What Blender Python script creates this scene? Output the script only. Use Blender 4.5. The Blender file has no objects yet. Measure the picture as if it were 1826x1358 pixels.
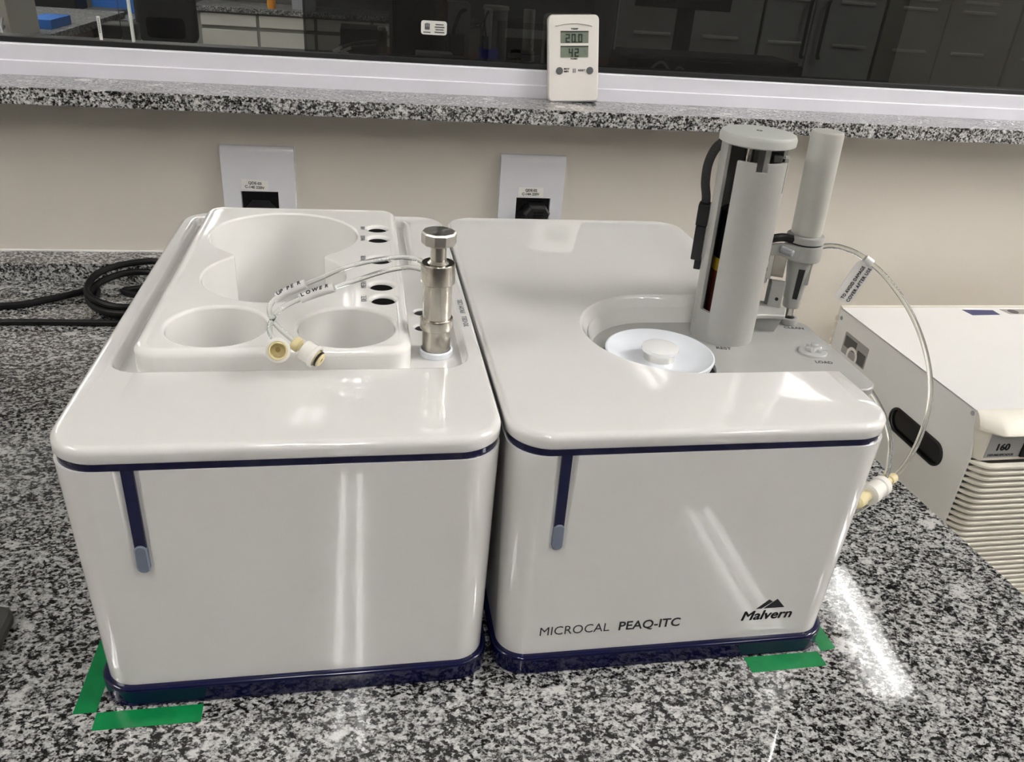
import bpy, bmesh, math, random
from mathutils import Matrix, Vector
random.seed(4)
SC = bpy.context.scene
COL = SC.collection
PI = math.pi

# ------------------------------------------------------------------ camera
F_PX, YAW, PITCH, ROLL = 1439.09, 0.20229, 0.48732, 0.07838
CAM = Vector((-0.0699, -0.3391, 0.3869))
ca, sa, cb, sb, cc, ss = math.cos(YAW), math.sin(YAW), math.cos(PITCH), math.sin(PITCH), math.cos(ROLL), math.sin(ROLL)
fw = Vector((sa*cb, ca*cb, -sb)); rt = Vector((ca, -sa, 0)); up = rt.cross(fw)
r2 = rt*cc + up*ss; u2 = up*cc - rt*ss
cd = bpy.data.cameras.new('camera'); cam = bpy.data.objects.new('camera', cd); COL.objects.link(cam)
cam.matrix_world = Matrix(((r2.x, u2.x, -fw.x, CAM.x), (r2.y, u2.y, -fw.y, CAM.y), (r2.z, u2.z, -fw.z, CAM.z), (0, 0, 0, 1)))
cd.sensor_fit = 'HORIZONTAL'; cd.sensor_width = 36.0; cd.lens = F_PX/1826*36.0
cd.clip_start = 0.01; cd.clip_end = 60
SC.camera = cam

# ------------------------------------------------------------------ world, exposure
w = bpy.data.worlds.new('world'); SC.world = w; w.use_nodes = True
w.node_tree.nodes['Background'].inputs[0].default_value = (0.5, 0.5, 0.5, 1)
w.node_tree.nodes['Background'].inputs[1].default_value = 0.15
SC.view_settings.view_transform = 'Standard'; SC.view_settings.look = 'None'
SC.view_settings.gamma = 1.0; SC.view_settings.use_curve_mapping = False
SC.view_settings.exposure = -0.36
SC.cycles.sample_clamp_indirect = 0.0      # keep mirror images of the lamps at full strength
TUBE_LIGHT = 62.0        # radiance of the fluorescent tubes of the room
FAR_LIGHT = 52.0         # and of the tubes added to light the room behind the window

# ------------------------------------------------------------------ materials
def principled(name, col, rough=0.5, metal=0.0, spec=0.5, trans=0.0, ior=1.5, bump=None, coat=0.0, vary=0.0, vscale=8.0):
    m = bpy.data.materials.new(name); m.use_nodes = True
    nt = m.node_tree; b = nt.nodes['Principled BSDF']
    b.inputs['Base Color'].default_value = (*col, 1); b.inputs['Roughness'].default_value = rough
    b.inputs['Metallic'].default_value = metal; b.inputs['Specular IOR Level'].default_value = spec
    b.inputs['Transmission Weight'].default_value = trans; b.inputs['IOR'].default_value = ior
    b.inputs['Coat Weight'].default_value = coat
    tc = nt.nodes.new('ShaderNodeTexCoord')
    if vary:
        n = nt.nodes.new('ShaderNodeTexNoise'); n.inputs['Scale'].default_value = vscale; n.inputs['Detail'].default_value = 3
        nt.links.new(tc.outputs['Object'], n.inputs['Vector'])
        r = nt.nodes.new('ShaderNodeValToRGB')
        r.color_ramp.elements[0].position = 0.3; r.color_ramp.elements[1].position = 0.7
        r.color_ramp.elements[0].color = (*[c*(1-vary) for c in col], 1); r.color_ramp.elements[1].color = (*[min(1, c*(1+vary)) for c in col], 1)
        nt.links.new(n.outputs['Fac'], r.inputs['Fac']); nt.links.new(r.outputs['Color'], b.inputs['Base Color'])
    if bump:
        n2 = nt.nodes.new('ShaderNodeTexNoise'); n2.inputs['Scale'].default_value = bump[0]; n2.inputs['Detail'].default_value = 2
        nt.links.new(tc.outputs['Object'], n2.inputs['Vector'])
        bp = nt.nodes.new('ShaderNodeBump'); bp.inputs['Strength'].default_value = bump[1]; bp.inputs['Distance'].default_value = bump[2]
        nt.links.new(n2.outputs['Fac'], bp.inputs['Height']); nt.links.new(bp.outputs['Normal'], b.inputs['Normal'])
    return m

def emissive(name, col, strength):
    m = bpy.data.materials.new(name); m.use_nodes = True
    b = m.node_tree.nodes['Principled BSDF']
    b.inputs['Base Color'].default_value = (0.9, 0.9, 0.9, 1)
    b.inputs['Emission Color'].default_value = (*col, 1); b.inputs['Emission Strength'].default_value = strength
    return m

def granite(name, k=1.0, dark=1.0, rough=0.028):
    m = bpy.data.materials.new(name); m.use_nodes = True
    nt = m.node_tree; N = nt.nodes; L = nt.links; b = N['Principled BSDF']
    tc = N.new('ShaderNodeTexCoord')
    mp = N.new('ShaderNodeMapping'); mp.inputs['Scale'].default_value = (1.0, 1.25, 1.0); mp.inputs['Rotation'].default_value = (0, 0, 0.35)
    L.new(tc.outputs['Object'], mp.inputs['Vector'])
    def noise(scale, detail, rough_, dist=0.0):
        n = N.new('ShaderNodeTexNoise'); n.inputs['Scale'].default_value = scale*k; n.inputs['Detail'].default_value = detail
        n.inputs['Roughness'].default_value = rough_; n.inputs['Distortion'].default_value = dist
        L.new(mp.outputs['Vector'], n.inputs['Vector']); return n.outputs['Fac']
    def math_(op, a, b_=None, v=None):
        x = N.new('ShaderNodeMath'); x.operation = op; L.new(a, x.inputs[0])
        if b_ is not None: L.new(b_, x.inputs[1])
        if v is not None: x.inputs[1].default_value = v
        return x.outputs[0]
    # crystals: random valued cells with wobbly borders, clustered by a slow noise
    wob = N.new('ShaderNodeTexNoise'); wob.inputs['Scale'].default_value = 640*k; wob.inputs['Detail'].default_value = 2
    L.new(mp.outputs['Vector'], wob.inputs['Vector'])
    vm = N.new('ShaderNodeVectorMath'); vm.operation = 'MULTIPLY_ADD'
    L.new(wob.outputs['Color'], vm.inputs[0]); vm.inputs[1].default_value = (0.0021/k,)*3; L.new(mp.outputs['Vector'], vm.inputs[2])
    def cells(scale):
        v_ = N.new('ShaderNodeTexVoronoi'); v_.inputs['Scale'].default_value = scale*k
        L.new(vm.outputs[0], v_.inputs['Vector'])
        sp = N.new('ShaderNodeSeparateColor'); L.new(v_.outputs['Color'], sp.inputs[0]); return sp.outputs[0]
    s = math_('MULTIPLY', cells(430), v=0.46)
    s = math_('ADD', s, math_('MULTIPLY', cells(880), v=0.30))
    s = math_('ADD', s, math_('MULTIPLY', math_('SUBTRACT', noise(185, 3, 0.62), v=0.5), v=1.0))
    s = math_('ADD', s, math_('MULTIPLY', math_('SUBTRACT', noise(30, 2, 0.5), v=0.5), v=0.28))
    # scattered pale feldspar blotches
    bl = N.new('ShaderNodeMapRange'); bl.inputs['From Min'].default_value = 0.66; bl.inputs['From Max'].default_value = 0.74; bl.inputs['To Max'].default_value = 0.30
    L.new(noise(38, 1, 0.4, 0.3), bl.inputs['Value']); s = math_('ADD', s, bl.outputs[0])
    r = N.new('ShaderNodeValToRGB'); e = r.color_ramp.elements
    cols = [(0.16, 0.008), (0.25, 0.028), (0.32, 0.12), (0.39, 0.27), (0.47, 0.39), (0.58, 0.52), (0.74, 0.66)]
    e[0].position = cols[0][0]; e[0].color = (cols[0][1]*dark,)*3 + (1,)
    e[1].position = cols[-1][0]; v = cols[-1][1]*dark; e[1].color = (v, v*0.99, v*0.97, 1)
    for p, v in cols[1:-1]:
        q = e.new(p); v *= dark; q.color = (v, v*0.99, v*0.98, 1)
    L.new(s, r.inputs['Fac']); L.new(r.outputs['Color'], b.inputs['Base Color'])
    b.inputs['Roughness'].default_value = rough; b.inputs['Specular IOR Level'].default_value = 0.8
    bp = N.new('ShaderNodeBump'); bp.inputs['Strength'].default_value = 0.10; bp.inputs['Distance'].default_value = 0.00003
    L.new(noise(140, 2, 0.5), bp.inputs['Height']); L.new(bp.outputs['Normal'], b.inputs['Normal'])
    return m

M = {}
M['white'] = principled('glossy_white_shell', (0.76, 0.752, 0.735), 0.03, spec=0.68)
M['tray'] = principled('glossy_tray_white', (0.84, 0.83, 0.805), 0.05)
M['navy'] = principled('navy_gloss', (0.002, 0.003, 0.036), 0.08, spec=0.5)
M['navydark'] = principled('navy_dark', (0.006, 0.008, 0.045), 0.2)
M['lamp'] = principled('status_lens', (0.17, 0.20, 0.27), 0.25)
M['black'] = principled('black_plastic', (0.008, 0.008, 0.009), 0.35, vary=0.1)
M['void'] = principled('matte_black_bore', (0.004, 0.004, 0.004), 0.9, spec=0.1)
M['blackgloss'] = principled('black_gloss', (0.004, 0.004, 0.005), 0.2)
M['ink'] = principled('printed_ink', (0.012, 0.013, 0.018), 0.6)
M['greyink'] = principled('faded_ink', (0.16, 0.17, 0.19), 0.6)
M['plate'] = principled('grey_plate', (0.40, 0.40, 0.385), 0.35, vary=0.02, vscale=60)
M['tower'] = principled('silver_paint', (0.43, 0.43, 0.41), 0.40, metal=0.15, vary=0.02, vscale=200, bump=(1500, 0.05, 0.0003))
M['towerlight'] = principled('pale_silver_paint', (0.50, 0.51, 0.485), 0.40)
M['alu'] = principled('satin_aluminium', (0.60, 0.595, 0.56), 0.40, metal=0.3, vary=0.03, vscale=30)
M['towerdark'] = principled('dark_grey_insert', (0.10, 0.10, 0.098), 0.4)
M['steel'] = principled('turned_steel', (0.52, 0.49, 0.44), 0.22, metal=1.0, vary=0.12, vscale=90)
M['turned'] = principled('turned_face', (0.66, 0.64, 0.60), 0.36, metal=1.0, vary=0.06, vscale=120)
_nt = M['turned'].node_tree; _b = _nt.nodes['Principled BSDF']; _b.inputs['Anisotropic'].default_value = 0.85
_t = _nt.nodes.new('ShaderNodeTangent'); _t.direction_type = 'RADIAL'; _t.axis = 'Z'; _nt.links.new(_t.outputs[0], _b.inputs['Tangent'])
M['chrome'] = principled('bright_steel', (0.72, 0.70, 0.66), 0.14, metal=1.0)
M['ptfe'] = principled('white_ptfe', (0.80, 0.83, 0.88), 0.30, spec=0.4)
M['ptfeclear'] = principled('milky_plastic', (0.80, 0.80, 0.80), 0.20)
M['clear'] = principled('clear_tube', (0.97, 0.985, 0.965), 0.03, trans=1.0, ior=1.34)
M['clearcap'] = principled('clear_cap', (0.93, 0.93, 0.93), 0.10, trans=0.45, ior=1.4)
M['sleeve'] = principled('white_sleeve', (0.80, 0.79, 0.77), 0.4)
M['nylon'] = principled('natural_nylon', (0.82, 0.80, 0.75), 0.35)
M['cream'] = principled('cream_peek', (0.74, 0.64, 0.36), 0.35)
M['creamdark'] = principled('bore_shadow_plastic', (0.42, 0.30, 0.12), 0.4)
M['amber'] = principled('amber_film', (0.30, 0.20, 0.01), 0.3)
M['darkred'] = principled('dark_copper_coil', (0.06, 0.012, 0.005), 0.35)
M['braid'] = principled('black_braid', (0.015, 0.015, 0.016), 0.7, bump=(900, 0.8, 0.001))
M['tape'] = principled('green_tape', (0.005, 0.20, 0.055), 0.22, vary=0.12, vscale=90, bump=(300, 0.15, 0.0005))
M['granite'] = granite('speckled_granite', 1.0, 0.84)
M['granitesill'] = granite('sill_granite', 1.15, 1.1, 0.08)
M['granitefar'] = granite('far_granite', 0.3, 0.7, 0.4)
M['wall'] = principled('wall_paint', (0.68, 0.635, 0.57), 0.32, spec=0.35, vary=0.015, vscale=3, bump=(40, 0.08, 0.001))
M['ceil'] = principled('ceiling_paint', (0.80, 0.80, 0.78), 0.8, vary=0.01)
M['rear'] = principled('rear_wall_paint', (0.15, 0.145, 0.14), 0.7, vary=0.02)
M['floor'] = principled('floor_vinyl', (0.20, 0.19, 0.18), 0.35, vary=0.05)
M['frame'] = principled('white_aluminium', (0.82, 0.81, 0.88), 0.30, vary=0.01)
M['gasket'] = principled('black_rubber', (0.010, 0.010, 0.011), 0.5)
M['glass'] = principled('window_glass', (0.96, 0.975, 0.965), 0.0, trans=1.0, ior=1.5)
M['edge'] = principled('painted_edge_highlight', (0.62, 0.66, 0.60), 0.15)
M['tint'] = principled('tinted_glass', (0.185, 0.19, 0.185), 0.0, trans=1.0, ior=1.75)
M['plug'] = principled('socket_plastic', (0.72, 0.72, 0.76), 0.16)
M['paper'] = principled('label_paper', (0.80, 0.79, 0.75), 0.6)
M['hyg'] = principled('hygrometer_plastic', (0.82, 0.785, 0.74), 0.35)
M['lcd'] = principled('lcd_green_grey', (0.22, 0.26, 0.20), 0.15)
M['lcdink'] = principled('lcd_segment', (0.025, 0.035, 0.03), 0.4)
M['button'] = principled('grey_button', (0.12, 0.125, 0.13), 0.5)
M['dehum'] = principled('powder_coat_white', (0.80, 0.80, 0.785), 0.45, vary=0.01)
M['dehumtop'] = principled('powder_coat_top', (0.80, 0.79, 0.775), 0.40, vary=0.01)
M['dehumcream'] = principled('aged_cream_plastic', (0.76, 0.72, 0.63), 0.42, vary=0.03, vscale=30)
M['silverlabel'] = principled('silver_label', (0.33, 0.33, 0.33), 0.35)
M['stickerdark'] = principled('sticker_dark', (0.09, 0.085, 0.08), 0.5)
M['stickermid'] = principled('sticker_mid', (0.35, 0.34, 0.33), 0.5)
M['blue'] = principled('blue_print', (0.05, 0.055, 0.16), 0.5)
M['cord'] = principled('black_cord', (0.004, 0.004, 0.0045), 0.45, spec=0.3)
M['farwhite'] = principled('cabinet_laminate', (0.66, 0.64, 0.58), 0.4, vary=0.02)
M['fargroove'] = principled('cabinet_groove', (0.30, 0.29, 0.26), 0.5)
M['farblack'] = principled('far_black', (0.010, 0.010, 0.012), 0.5)
M['farblue'] = principled('far_blue', (0.03, 0.16, 0.55), 0.5)
M['farblue2'] = principled('far_blue_bin', (0.04, 0.05, 0.60), 0.4)
M['fargrey'] = principled('far_grey', (0.33, 0.34, 0.36), 0.5)
M['farbrown'] = principled('far_brown', (0.22, 0.09, 0.05), 0.5)
M['benchbrown'] = principled('bench_side_brown', (0.24, 0.21, 0.18), 0.5)
M['orange'] = principled('orange_plastic', (0.75, 0.30, 0.03), 0.4)
M['locker'] = principled('locker_grey', (0.46, 0.46, 0.46), 0.45, vary=0.02)
M['lockerwarm'] = principled('locker_olive', (0.36, 0.35, 0.29), 0.45, vary=0.02)
M['louvre'] = principled('louvre_light', (0.78, 0.77, 0.74), 0.4)
M['padgrey'] = principled('dark_rubber_grey', (0.055, 0.055, 0.052), 0.5)
M['tubelamp'] = emissive('fluorescent_tube', (1.0, 0.985, 0.96), TUBE_LIGHT)
M['farfill'] = emissive('added_tube_far', (1.0, 0.985, 0.94), FAR_LIGHT)
M['fixture'] = principled('lamp_fixture_white', (0.8, 0.8, 0.8), 0.5)

# ------------------------------------------------------------------ mesh helpers
def finish(me, angle=35):
    me.validate(); me.update()
    me.polygons.foreach_set('use_smooth', [True]*len(me.polygons))
    me.set_sharp_from_angle(angle=math.radians(angle))

def bm_mesh(bm, name):
    bmesh.ops.recalc_face_normals(bm, faces=bm.faces)
    me = bpy.data.meshes.new(name); bm.to_mesh(me); bm.free(); finish(me); return me

def loft(bm, rings, cap0=True, cap1=True, closed=True):
    vs = [[bm.verts.new(p) for p in r] for r in rings]
    n = len(vs[0])
    for a, b in zip(vs, vs[1:]):
        for i in range(n if closed else n-1):
            j = (i+1) % n
            bm.faces.new((a[i], a[j], b[j], b[i]))
    if cap0: bm.faces.new(vs[0][::-1])
    if cap1: bm.faces.new(vs[-1])

def rrect(x0, x1, y0, y1, r, n=8):
    out = []
    r = max(min(r, (x1-x0)/2-1e-5, (y1-y0)/2-1e-5), 1e-5)
    for cx, cy, a0 in ((x1-r, y0+r, -PI/2), (x1-r, y1-r, 0), (x0+r, y1-r, PI/2), (x0+r, y0+r, PI)):
        for i in range(n+1):
            a = a0 + PI/2*i/n; out.append((cx+r*math.cos(a), cy+r*math.sin(a)))
    return out

def slab(x0, x1, y0, y1, r, prof, n=8, cap0=True, cap1=True):
    """rounded rectangle lofted up through (inset, z) pairs"""
    bm = bmesh.new()
    loft(bm, [[(x, y, z) for x, y in rrect(x0+i, x1-i, y0+i, y1-i, max(r-i, 0.003), n)] for i, z in prof], cap0, cap1)
    return bm

def fillet(z, r, k=5):          # (inset, z) pairs of a rounded top edge ending at height z
    return [(r-r*math.cos(a), z-r+r*math.sin(a)) for a in [PI/2*i/k for i in range(k+1)]]

def xzslab(x0, x1, z0, z1, r, prof, n=8):     # rounded rectangle in xz lofted along y: prof = (inset, y)
    bm = bmesh.new(); loft(bm, [[(x, y, z) for x, z in rrect(x0+i, x1-i, z0+i, z1-i, r-i, n)] for i, y in prof]); return bm

def lathe(prof, n=36, at=(0, 0, 0), cap0=True, cap1=True, bm=None):
    bm = bm or bmesh.new()
    loft(bm, [[(at[0]+r*math.cos(2*PI*i/n), at[1]+r*math.sin(2*PI*i/n), at[2]+z) for i in range(n)] for r, z in prof], cap0, cap1)
    return bm

def box(x0, x1, y0, y1, z0, z1, b=0.0, bm=None, seg=2):
    own = bmesh.new()
    bmesh.ops.create_cube(own, size=1)
    for v in own.verts:
        v.co = ((x0+x1)/2+v.co.x*(x1-x0), (y0+y1)/2+v.co.y*(y1-y0), (z0+z1)/2+v.co.z*(z1-z0))
    if b: bmesh.ops.bevel(own, geom=own.edges[:], offset=b, segments=seg, affect='EDGES', profile=0.5)
    if bm is None: return own
    me = bpy.data.meshes.new('t'); own.to_mesh(me); own.free(); bm.from_mesh(me); bpy.data.meshes.remove(me)
    return bm

def prism(pts, axis, a, b, bm=None):
    """polygon pts (2D) extruded along axis 'x','y' or 'z' from a to b"""
    bm = bm or bmesh.new()
    def P(p, t):
        return {'x': (t, p[0], p[1]), 'y': (p[0], t, p[1]), 'z': (p[0], p[1], t)}[axis]
    loft(bm, [[P(p, a) for p in pts], [P(p, b) for p in pts]])
    return bm

def spline(pts, k=8):
    P = [Vector(p) for p in pts]; P = [P[0]*2-P[1]] + P + [P[-1]*2-P[-2]]
    out = []
    for i in range(1, len(P)-2):
        p0, p1, p2, p3 = P[i-1:i+3]
        for j in range(k):
            t = j/k
            out.append(0.5*((2*p1)+(p2-p0)*t+(2*p0-5*p1+4*p2-p3)*t*t+(3*p1-p0-3*p2+p3)*t**3))
    out.append(P[-2]); return out

def frames(path):
    T = [(path[min(i+1, len(path)-1)]-path[max(i-1, 0)]).normalized() for i in range(len(path))]
    nrm = T[0].orthogonal().normalized(); out = []
    for t in T:
        nrm = (nrm - t*nrm.dot(t)).normalized(); out.append((t, nrm, t.cross(nrm)))
    return out

def tube(pts, r, n=10, k=8, bm=None, flat=1.0, raw=False):
    path = [Vector(p) for p in pts] if raw else spline(pts, k)
    bm = bm or bmesh.new()
    rings = []
    for p, (t, a, b) in zip(path, frames(path)):
        rings.append([p + a*(r*math.cos(2*PI*i/n)) + b*(r*flat*math.sin(2*PI*i/n)) for i in range(n)])
    loft(bm, rings); return bm

def along(p, d, prof, n=24, bm=None, cap1=True):
    """solid of revolution about the axis through p in direction d; prof = (radius, distance)"""
    bm = bm or bmesh.new()
    d = Vector(d).normalized(); a = d.orthogonal().normalized(); b = d.cross(a); p = Vector(p)
    loft(bm, [[p+d*t+a*(r*math.cos(2*PI*i/n))+b*(r*math.sin(2*PI*i/n)) for i in range(n)] for r, t in prof], True, cap1)
    return bm

# ------------------------------------------------------------------ object helpers
def link(o): COL.objects.link(o); return o

def tag(o, label=None, cat=None, group=None, kind=None):
    if label: o['label'] = label
    if cat: o['category'] = cat
    if group: o['group'] = group
    if kind: o['kind'] = kind
    return o

def thing(name, label, cat, loc=(0, 0, 0), group=None):
    o = bpy.data.objects.new(name, None); o.empty_display_size = 0.02; o.location = loc; link(o)
    return tag(o, label, cat, group)

def obj(name, geo, mat, parent=None, label=None, M4=None, angle=35):
    me = geo if isinstance(geo, bpy.types.Mesh) else bm_mesh(geo, name)
    if M4 is not None: me.transform(M4)
    if angle != 35: finish(me, angle)
    me.materials.clear(); me.materials.append(M[mat] if isinstance(mat, str) else mat)
    o = link(bpy.data.objects.new(name, me))
    md = o.modifiers.new('weighted_normal', 'WEIGHTED_NORMAL'); md.keep_sharp = True; md.weight = 90
    if parent is not None:
        o.parent = parent
        if parent.type == 'EMPTY':
            o.matrix_parent_inverse = Matrix.Translation(-Vector(parent.location))
    else:                                    # a top-level mesh gets its origin at its base
        xs = [v.co for v in me.vertices]
        lo = Vector([min(v[i] for v in xs) for i in range(3)]); hi = Vector([max(v[i] for v in xs) for i in range(3)])
        c = Vector(((lo.x+hi.x)/2, (lo.y+hi.y)/2, lo.z))
        me.transform(Matrix.Translation(-c)); o.location = c
    if label: o['label'] = label
    return o

def struct(name, geo, mat, parent=None):
    o = obj(name, geo, mat, parent); 
    if parent is None: o['kind'] = 'structure'
    return o

def shared(name, me, parent, loc=(0, 0, 0)):
    """another piece that shares the mesh me"""
    o = link(bpy.data.objects.new(name, me)); o.parent = parent
    if parent.type == 'EMPTY': o.matrix_parent_inverse = Matrix.Translation(-Vector(parent.location))
    o.location = loc; return o

def boolean(o, cutters):
    tmp = []
    for c in cutters:
        me = bm_mesh(c, 'cut'); co = link(bpy.data.objects.new('cut', me)); tmp.append(co)
        md = o.modifiers.new('b', 'BOOLEAN'); md.operation = 'DIFFERENCE'; md.object = co; md.solver = 'EXACT'
    dg = bpy.context.evaluated_depsgraph_get(); dg.update()
    me = bpy.data.meshes.new_from_object(o.evaluated_get(dg))
    o.modifiers.clear(); old = o.data; o.data = me; bpy.data.meshes.remove(old)
    for co in tmp:
        m_ = co.data; bpy.data.objects.remove(co); bpy.data.meshes.remove(m_)
    finish(me)
    md = o.modifiers.new('weighted_normal', 'WEIGHTED_NORMAL'); md.keep_sharp = True; md.weight = 100
    return o

def text(s, size, width=None, offset=0.0, shear=0.0, depth=0.00008, space=1.0, bold=0.0):
    cu = bpy.data.curves.new('t', 'FONT'); cu.body = s; cu.size = size; cu.offset = offset; cu.shear = shear
    cu.extrude = depth; cu.space_character = space; cu.resolution_u = 3
    o = link(bpy.data.objects.new('t', cu))
    dg = bpy.context.evaluated_depsgraph_get(); dg.update()
    me = bpy.data.meshes.new_from_object(o.evaluated_get(dg))
    bpy.data.objects.remove(o); bpy.data.curves.remove(cu)
    if bold:
        bm = bmesh.new(); bm.from_mesh(me)
        for dx, dy in ((bold, 0), (bold/2, bold/3), (bold/2, -bold/3)):
            m2 = me.copy(); m2.transform(Matrix.Translation((dx, dy, 0.00001))); bm.from_mesh(m2); bpy.data.meshes.remove(m2)
        bm.to_mesh(me); bm.free()
    if len(me.vertices) and width:
        x0 = min(v.co.x for v in me.vertices); x1 = max(v.co.x for v in me.vertices)
        me.transform(Matrix.Diagonal((width/(x1-x0), 1, 1, 1)) @ Matrix.Translation((-x0, 0, 0)))
    return me

def onface(o, ex, ey):           # matrix placing a flat XY drawing at o with axes ex, ey
    ex = Vector(ex).normalized(); ey = Vector(ey); ey = (ey-ex*ey.dot(ex)).normalized(); ez = ex.cross(ey)
    return Matrix(((ex.x, ey.x, ez.x, o[0]), (ex.y, ey.y, ez.y, o[1]), (ex.z, ey.z, ez.z, o[2]), (0, 0, 0, 1)))

def lettering(s, size, at, ex, ey, parent, mat='ink', name='lettering', **k):
    return obj(name, text(s, size, **k), mat, parent, M4=onface(at, ex, ey))

# ================================================================== THE SETTING
XL, XR, YB = -2.6, 3.4, -3.4
ZF, ZC = -0.9, 1.8
WY = 0.695                     # face of the wall behind the counter
struct('floor', box(-5.2, 6.2, YB-0.1, 9.0, ZF-0.1, ZF), 'floor')
struct('ceiling', box(-5.2, 6.2, YB-0.1, 9.0, ZC, ZC+0.1), 'ceil')
struct('wall_back', box(XL, XR, WY, 0.80, ZF, 0.2055), 'wall')
struct('wall_upper', box(XL, XR, WY, 0.80, 1.45, ZC), 'wall')
struct('wall_left', box(XL-0.1, XL, YB, 0.80, ZF, ZC), 'wall')
struct('wall_right', box(XR, XR+0.1, YB, 0.80, ZF, ZC), 'wall')
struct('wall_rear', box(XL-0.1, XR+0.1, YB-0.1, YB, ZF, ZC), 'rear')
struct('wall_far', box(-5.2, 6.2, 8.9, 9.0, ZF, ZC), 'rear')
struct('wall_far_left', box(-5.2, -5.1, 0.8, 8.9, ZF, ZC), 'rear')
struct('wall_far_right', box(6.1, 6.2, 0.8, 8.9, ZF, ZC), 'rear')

struct('trim_1', box(XL, XR, 0.640, 0.80, 0.2055, 0.2235, 0.0012), 'granitesill')

win = bpy.data.objects.new('window_1', None); win.location = (0.4, 0.73, 0.2235); link(win); win['kind'] = 'structure'
# bottom rail of the white aluminium frame, with its step
prof = [(0.722, 0.2236), (0.722, 0.2385), (0.7225, 0.2392), (0.7236, 0.2396), (0.7236, 0.2560), (0.7252, 0.2575), (0.775, 0.2575), (0.775, 0.2236)]
obj('bottom_rail', prism(prof, 'x', XL, XR), 'frame', win)
obj('top_rail', box(XL, XR, 0.722, 0.775, 1.42, 1.45), 'frame', win)
obj('side_rail', box(XL, XL+0.05, 0.722, 0.775, 0.2575, 1.42), 'frame', win)
obj('side_rail', box(XR-0.05, XR, 0.722, 0.775, 0.2575, 1.42), 'frame', win)
obj('gasket', box(XL+0.05, XR-0.05, 0.729, 0.760, 0.2575, 0.2635, 0.001), 'gasket', win, 'black rubber glazing gasket')
obj('pane', box(XL+0.05, -0.3315, 0.735, 0.741, 0.2600, 1.42), 'glass', win, 'clear sliding pane with polished edge')
obj('pane_edge', box(-0.3318, -0.3296, 0.7345, 0.7415, 0.2600, 1.42), 'edge', win, 'polished edge of the sliding pane with its highlight painted pale')  # pale strip stands in for the bright highlight on the glass edge
obj('pane', box(-0.345, -0.1345, 0.747, 0.753, 0.2600, 1.42), 'glass', win)
obj('pane', box(-0.1365, XR-0.05, 0.7345, 0.7405, 0.2600, 1.42), 'tint', win, 'dark tinted pane')
# small stickers on the glass
hs = obj('sticker', slab(0.0030, 0.0345, 0.2905, 0.3063, 0.0015, [(0, 0), (0, 0.0003)], 3), 'fargrey', win, 'small white sticker with a hand sign', M4=Matrix(((1, 0, 0, 0), (0, 0, -1, 0.7343), (0, 1, 0, 0), (0, 0, 0, 1))))
hs.data.materials[0] = M['paper']
bm = bmesh.new()
for i in range(4): box(0.0075+0.0016*i, 0.0087+0.0016*i, 0.7337, 0.7342, 0.2990, 0.3030+0.0006*(1.5-abs(i-1.5)), bm=bm)
box(0.0075, 0.0135, 0.7337, 0.7342, 0.2960, 0.2992, bm=bm)
box(0.0058, 0.0145, 0.7337, 0.7342, 0.2925, 0.2937, bm=bm)
for i in range(4): box(0.0195+0.001*(i % 2), 0.0315-0.001*(i % 2), 0.7337, 0.7342, 0.2930+0.0029*i, 0.2943+0.0029*i, bm=bm)
obj('hand_print', bm, 'button', hs)
ts = obj('sticker', box(-0.3667, -0.3632, 0.7343, 0.7347, 0.2640, 0.2895), 'paper', win, 'narrow white strip sticker on the clear pane')
bm = bmesh.new()
for i in range(9): box(-0.3657, -0.3642, 0.7338, 0.7342, 0.2720+i*0.0018, 0.2729+i*0.0018, bm=bm)
obj('strip_print', bm, 'greyink', ts)

# ---------------------------------------------------------------- granite worktop
wt = thing('worktop', 'polished black and white speckled granite worktop the two instruments stand on', 'worktop', (-0.6, 0.2, -0.03))
def edge(y): return 0.4003-0.0556*y
obj('slab', prism([(-2.2, -0.25), (edge(-0.25), -0.25), (edge(0.674), 0.674), (-2.2, 0.674)], 'z', -0.03, 0.0), 'granite', wt)
bs = struct('trim_2', prism([(-2.2, 0.650), (edge(0.65), 0.650), (edge(WY), WY), (-2.2, WY)], 'z', 0.0, 0.0215), 'granite')
sl_ = obj('sealant', box(-2.2, edge(0.69), WY-0.0016, WY, 0.0216, 0.0236), 'ceil', bs, 'thin white sealant line above the backsplash')
sl_.matrix_parent_inverse = Matrix.Translation(-Vector(bs.location))
obj('support_panel', box(-2.15, -2.11, -0.2, 0.66, ZF, -0.03), 'farwhite', wt)
obj('support_panel', box(0.30, 0.34, -0.2, 0.66, ZF, -0.03), 'farwhite', wt)

# ---------------------------------------------------------------- ceiling lamps
def ceiling_lamp(xa, ya, xb, yb, label, group, mat='tubelamp', gap=0.05, k=1.0, r=0.015):
    a = Vector((xa, ya, ZC-0.075)); b = Vector((xb, yb, ZC-0.075)); d = (b-a).normalized(); sd = Vector((d.y, -d.x, 0)); L_ = (b-a).length
    t = thing('ceiling_lamp', label, 'lamp', ((xa+xb)/2, (ya+yb)/2, ZC-0.09), group)
    R_ = Matrix(((sd.x, d.x, 0, (xa+xb)/2), (sd.y, d.y, 0, (ya+yb)/2), (0, 0, 1, 0), (0, 0, 0, 1)))
    obj('lamp_housing', box(-0.13, 0.13, -L_/2-0.03, L_/2+0.03, ZC-0.045, ZC, 0.005), 'fixture', t, M4=R_)
    tm = M[mat] if k == 1.0 else emissive('fluorescent_tube', (1.0, 0.985, 0.96), TUBE_LIGHT*k)
    for s in (-1, 1):
        obj('fluorescent_tube', along(a+sd*(s*gap), d, [(r, 0), (r, L_)], 16), tm, t)
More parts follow.
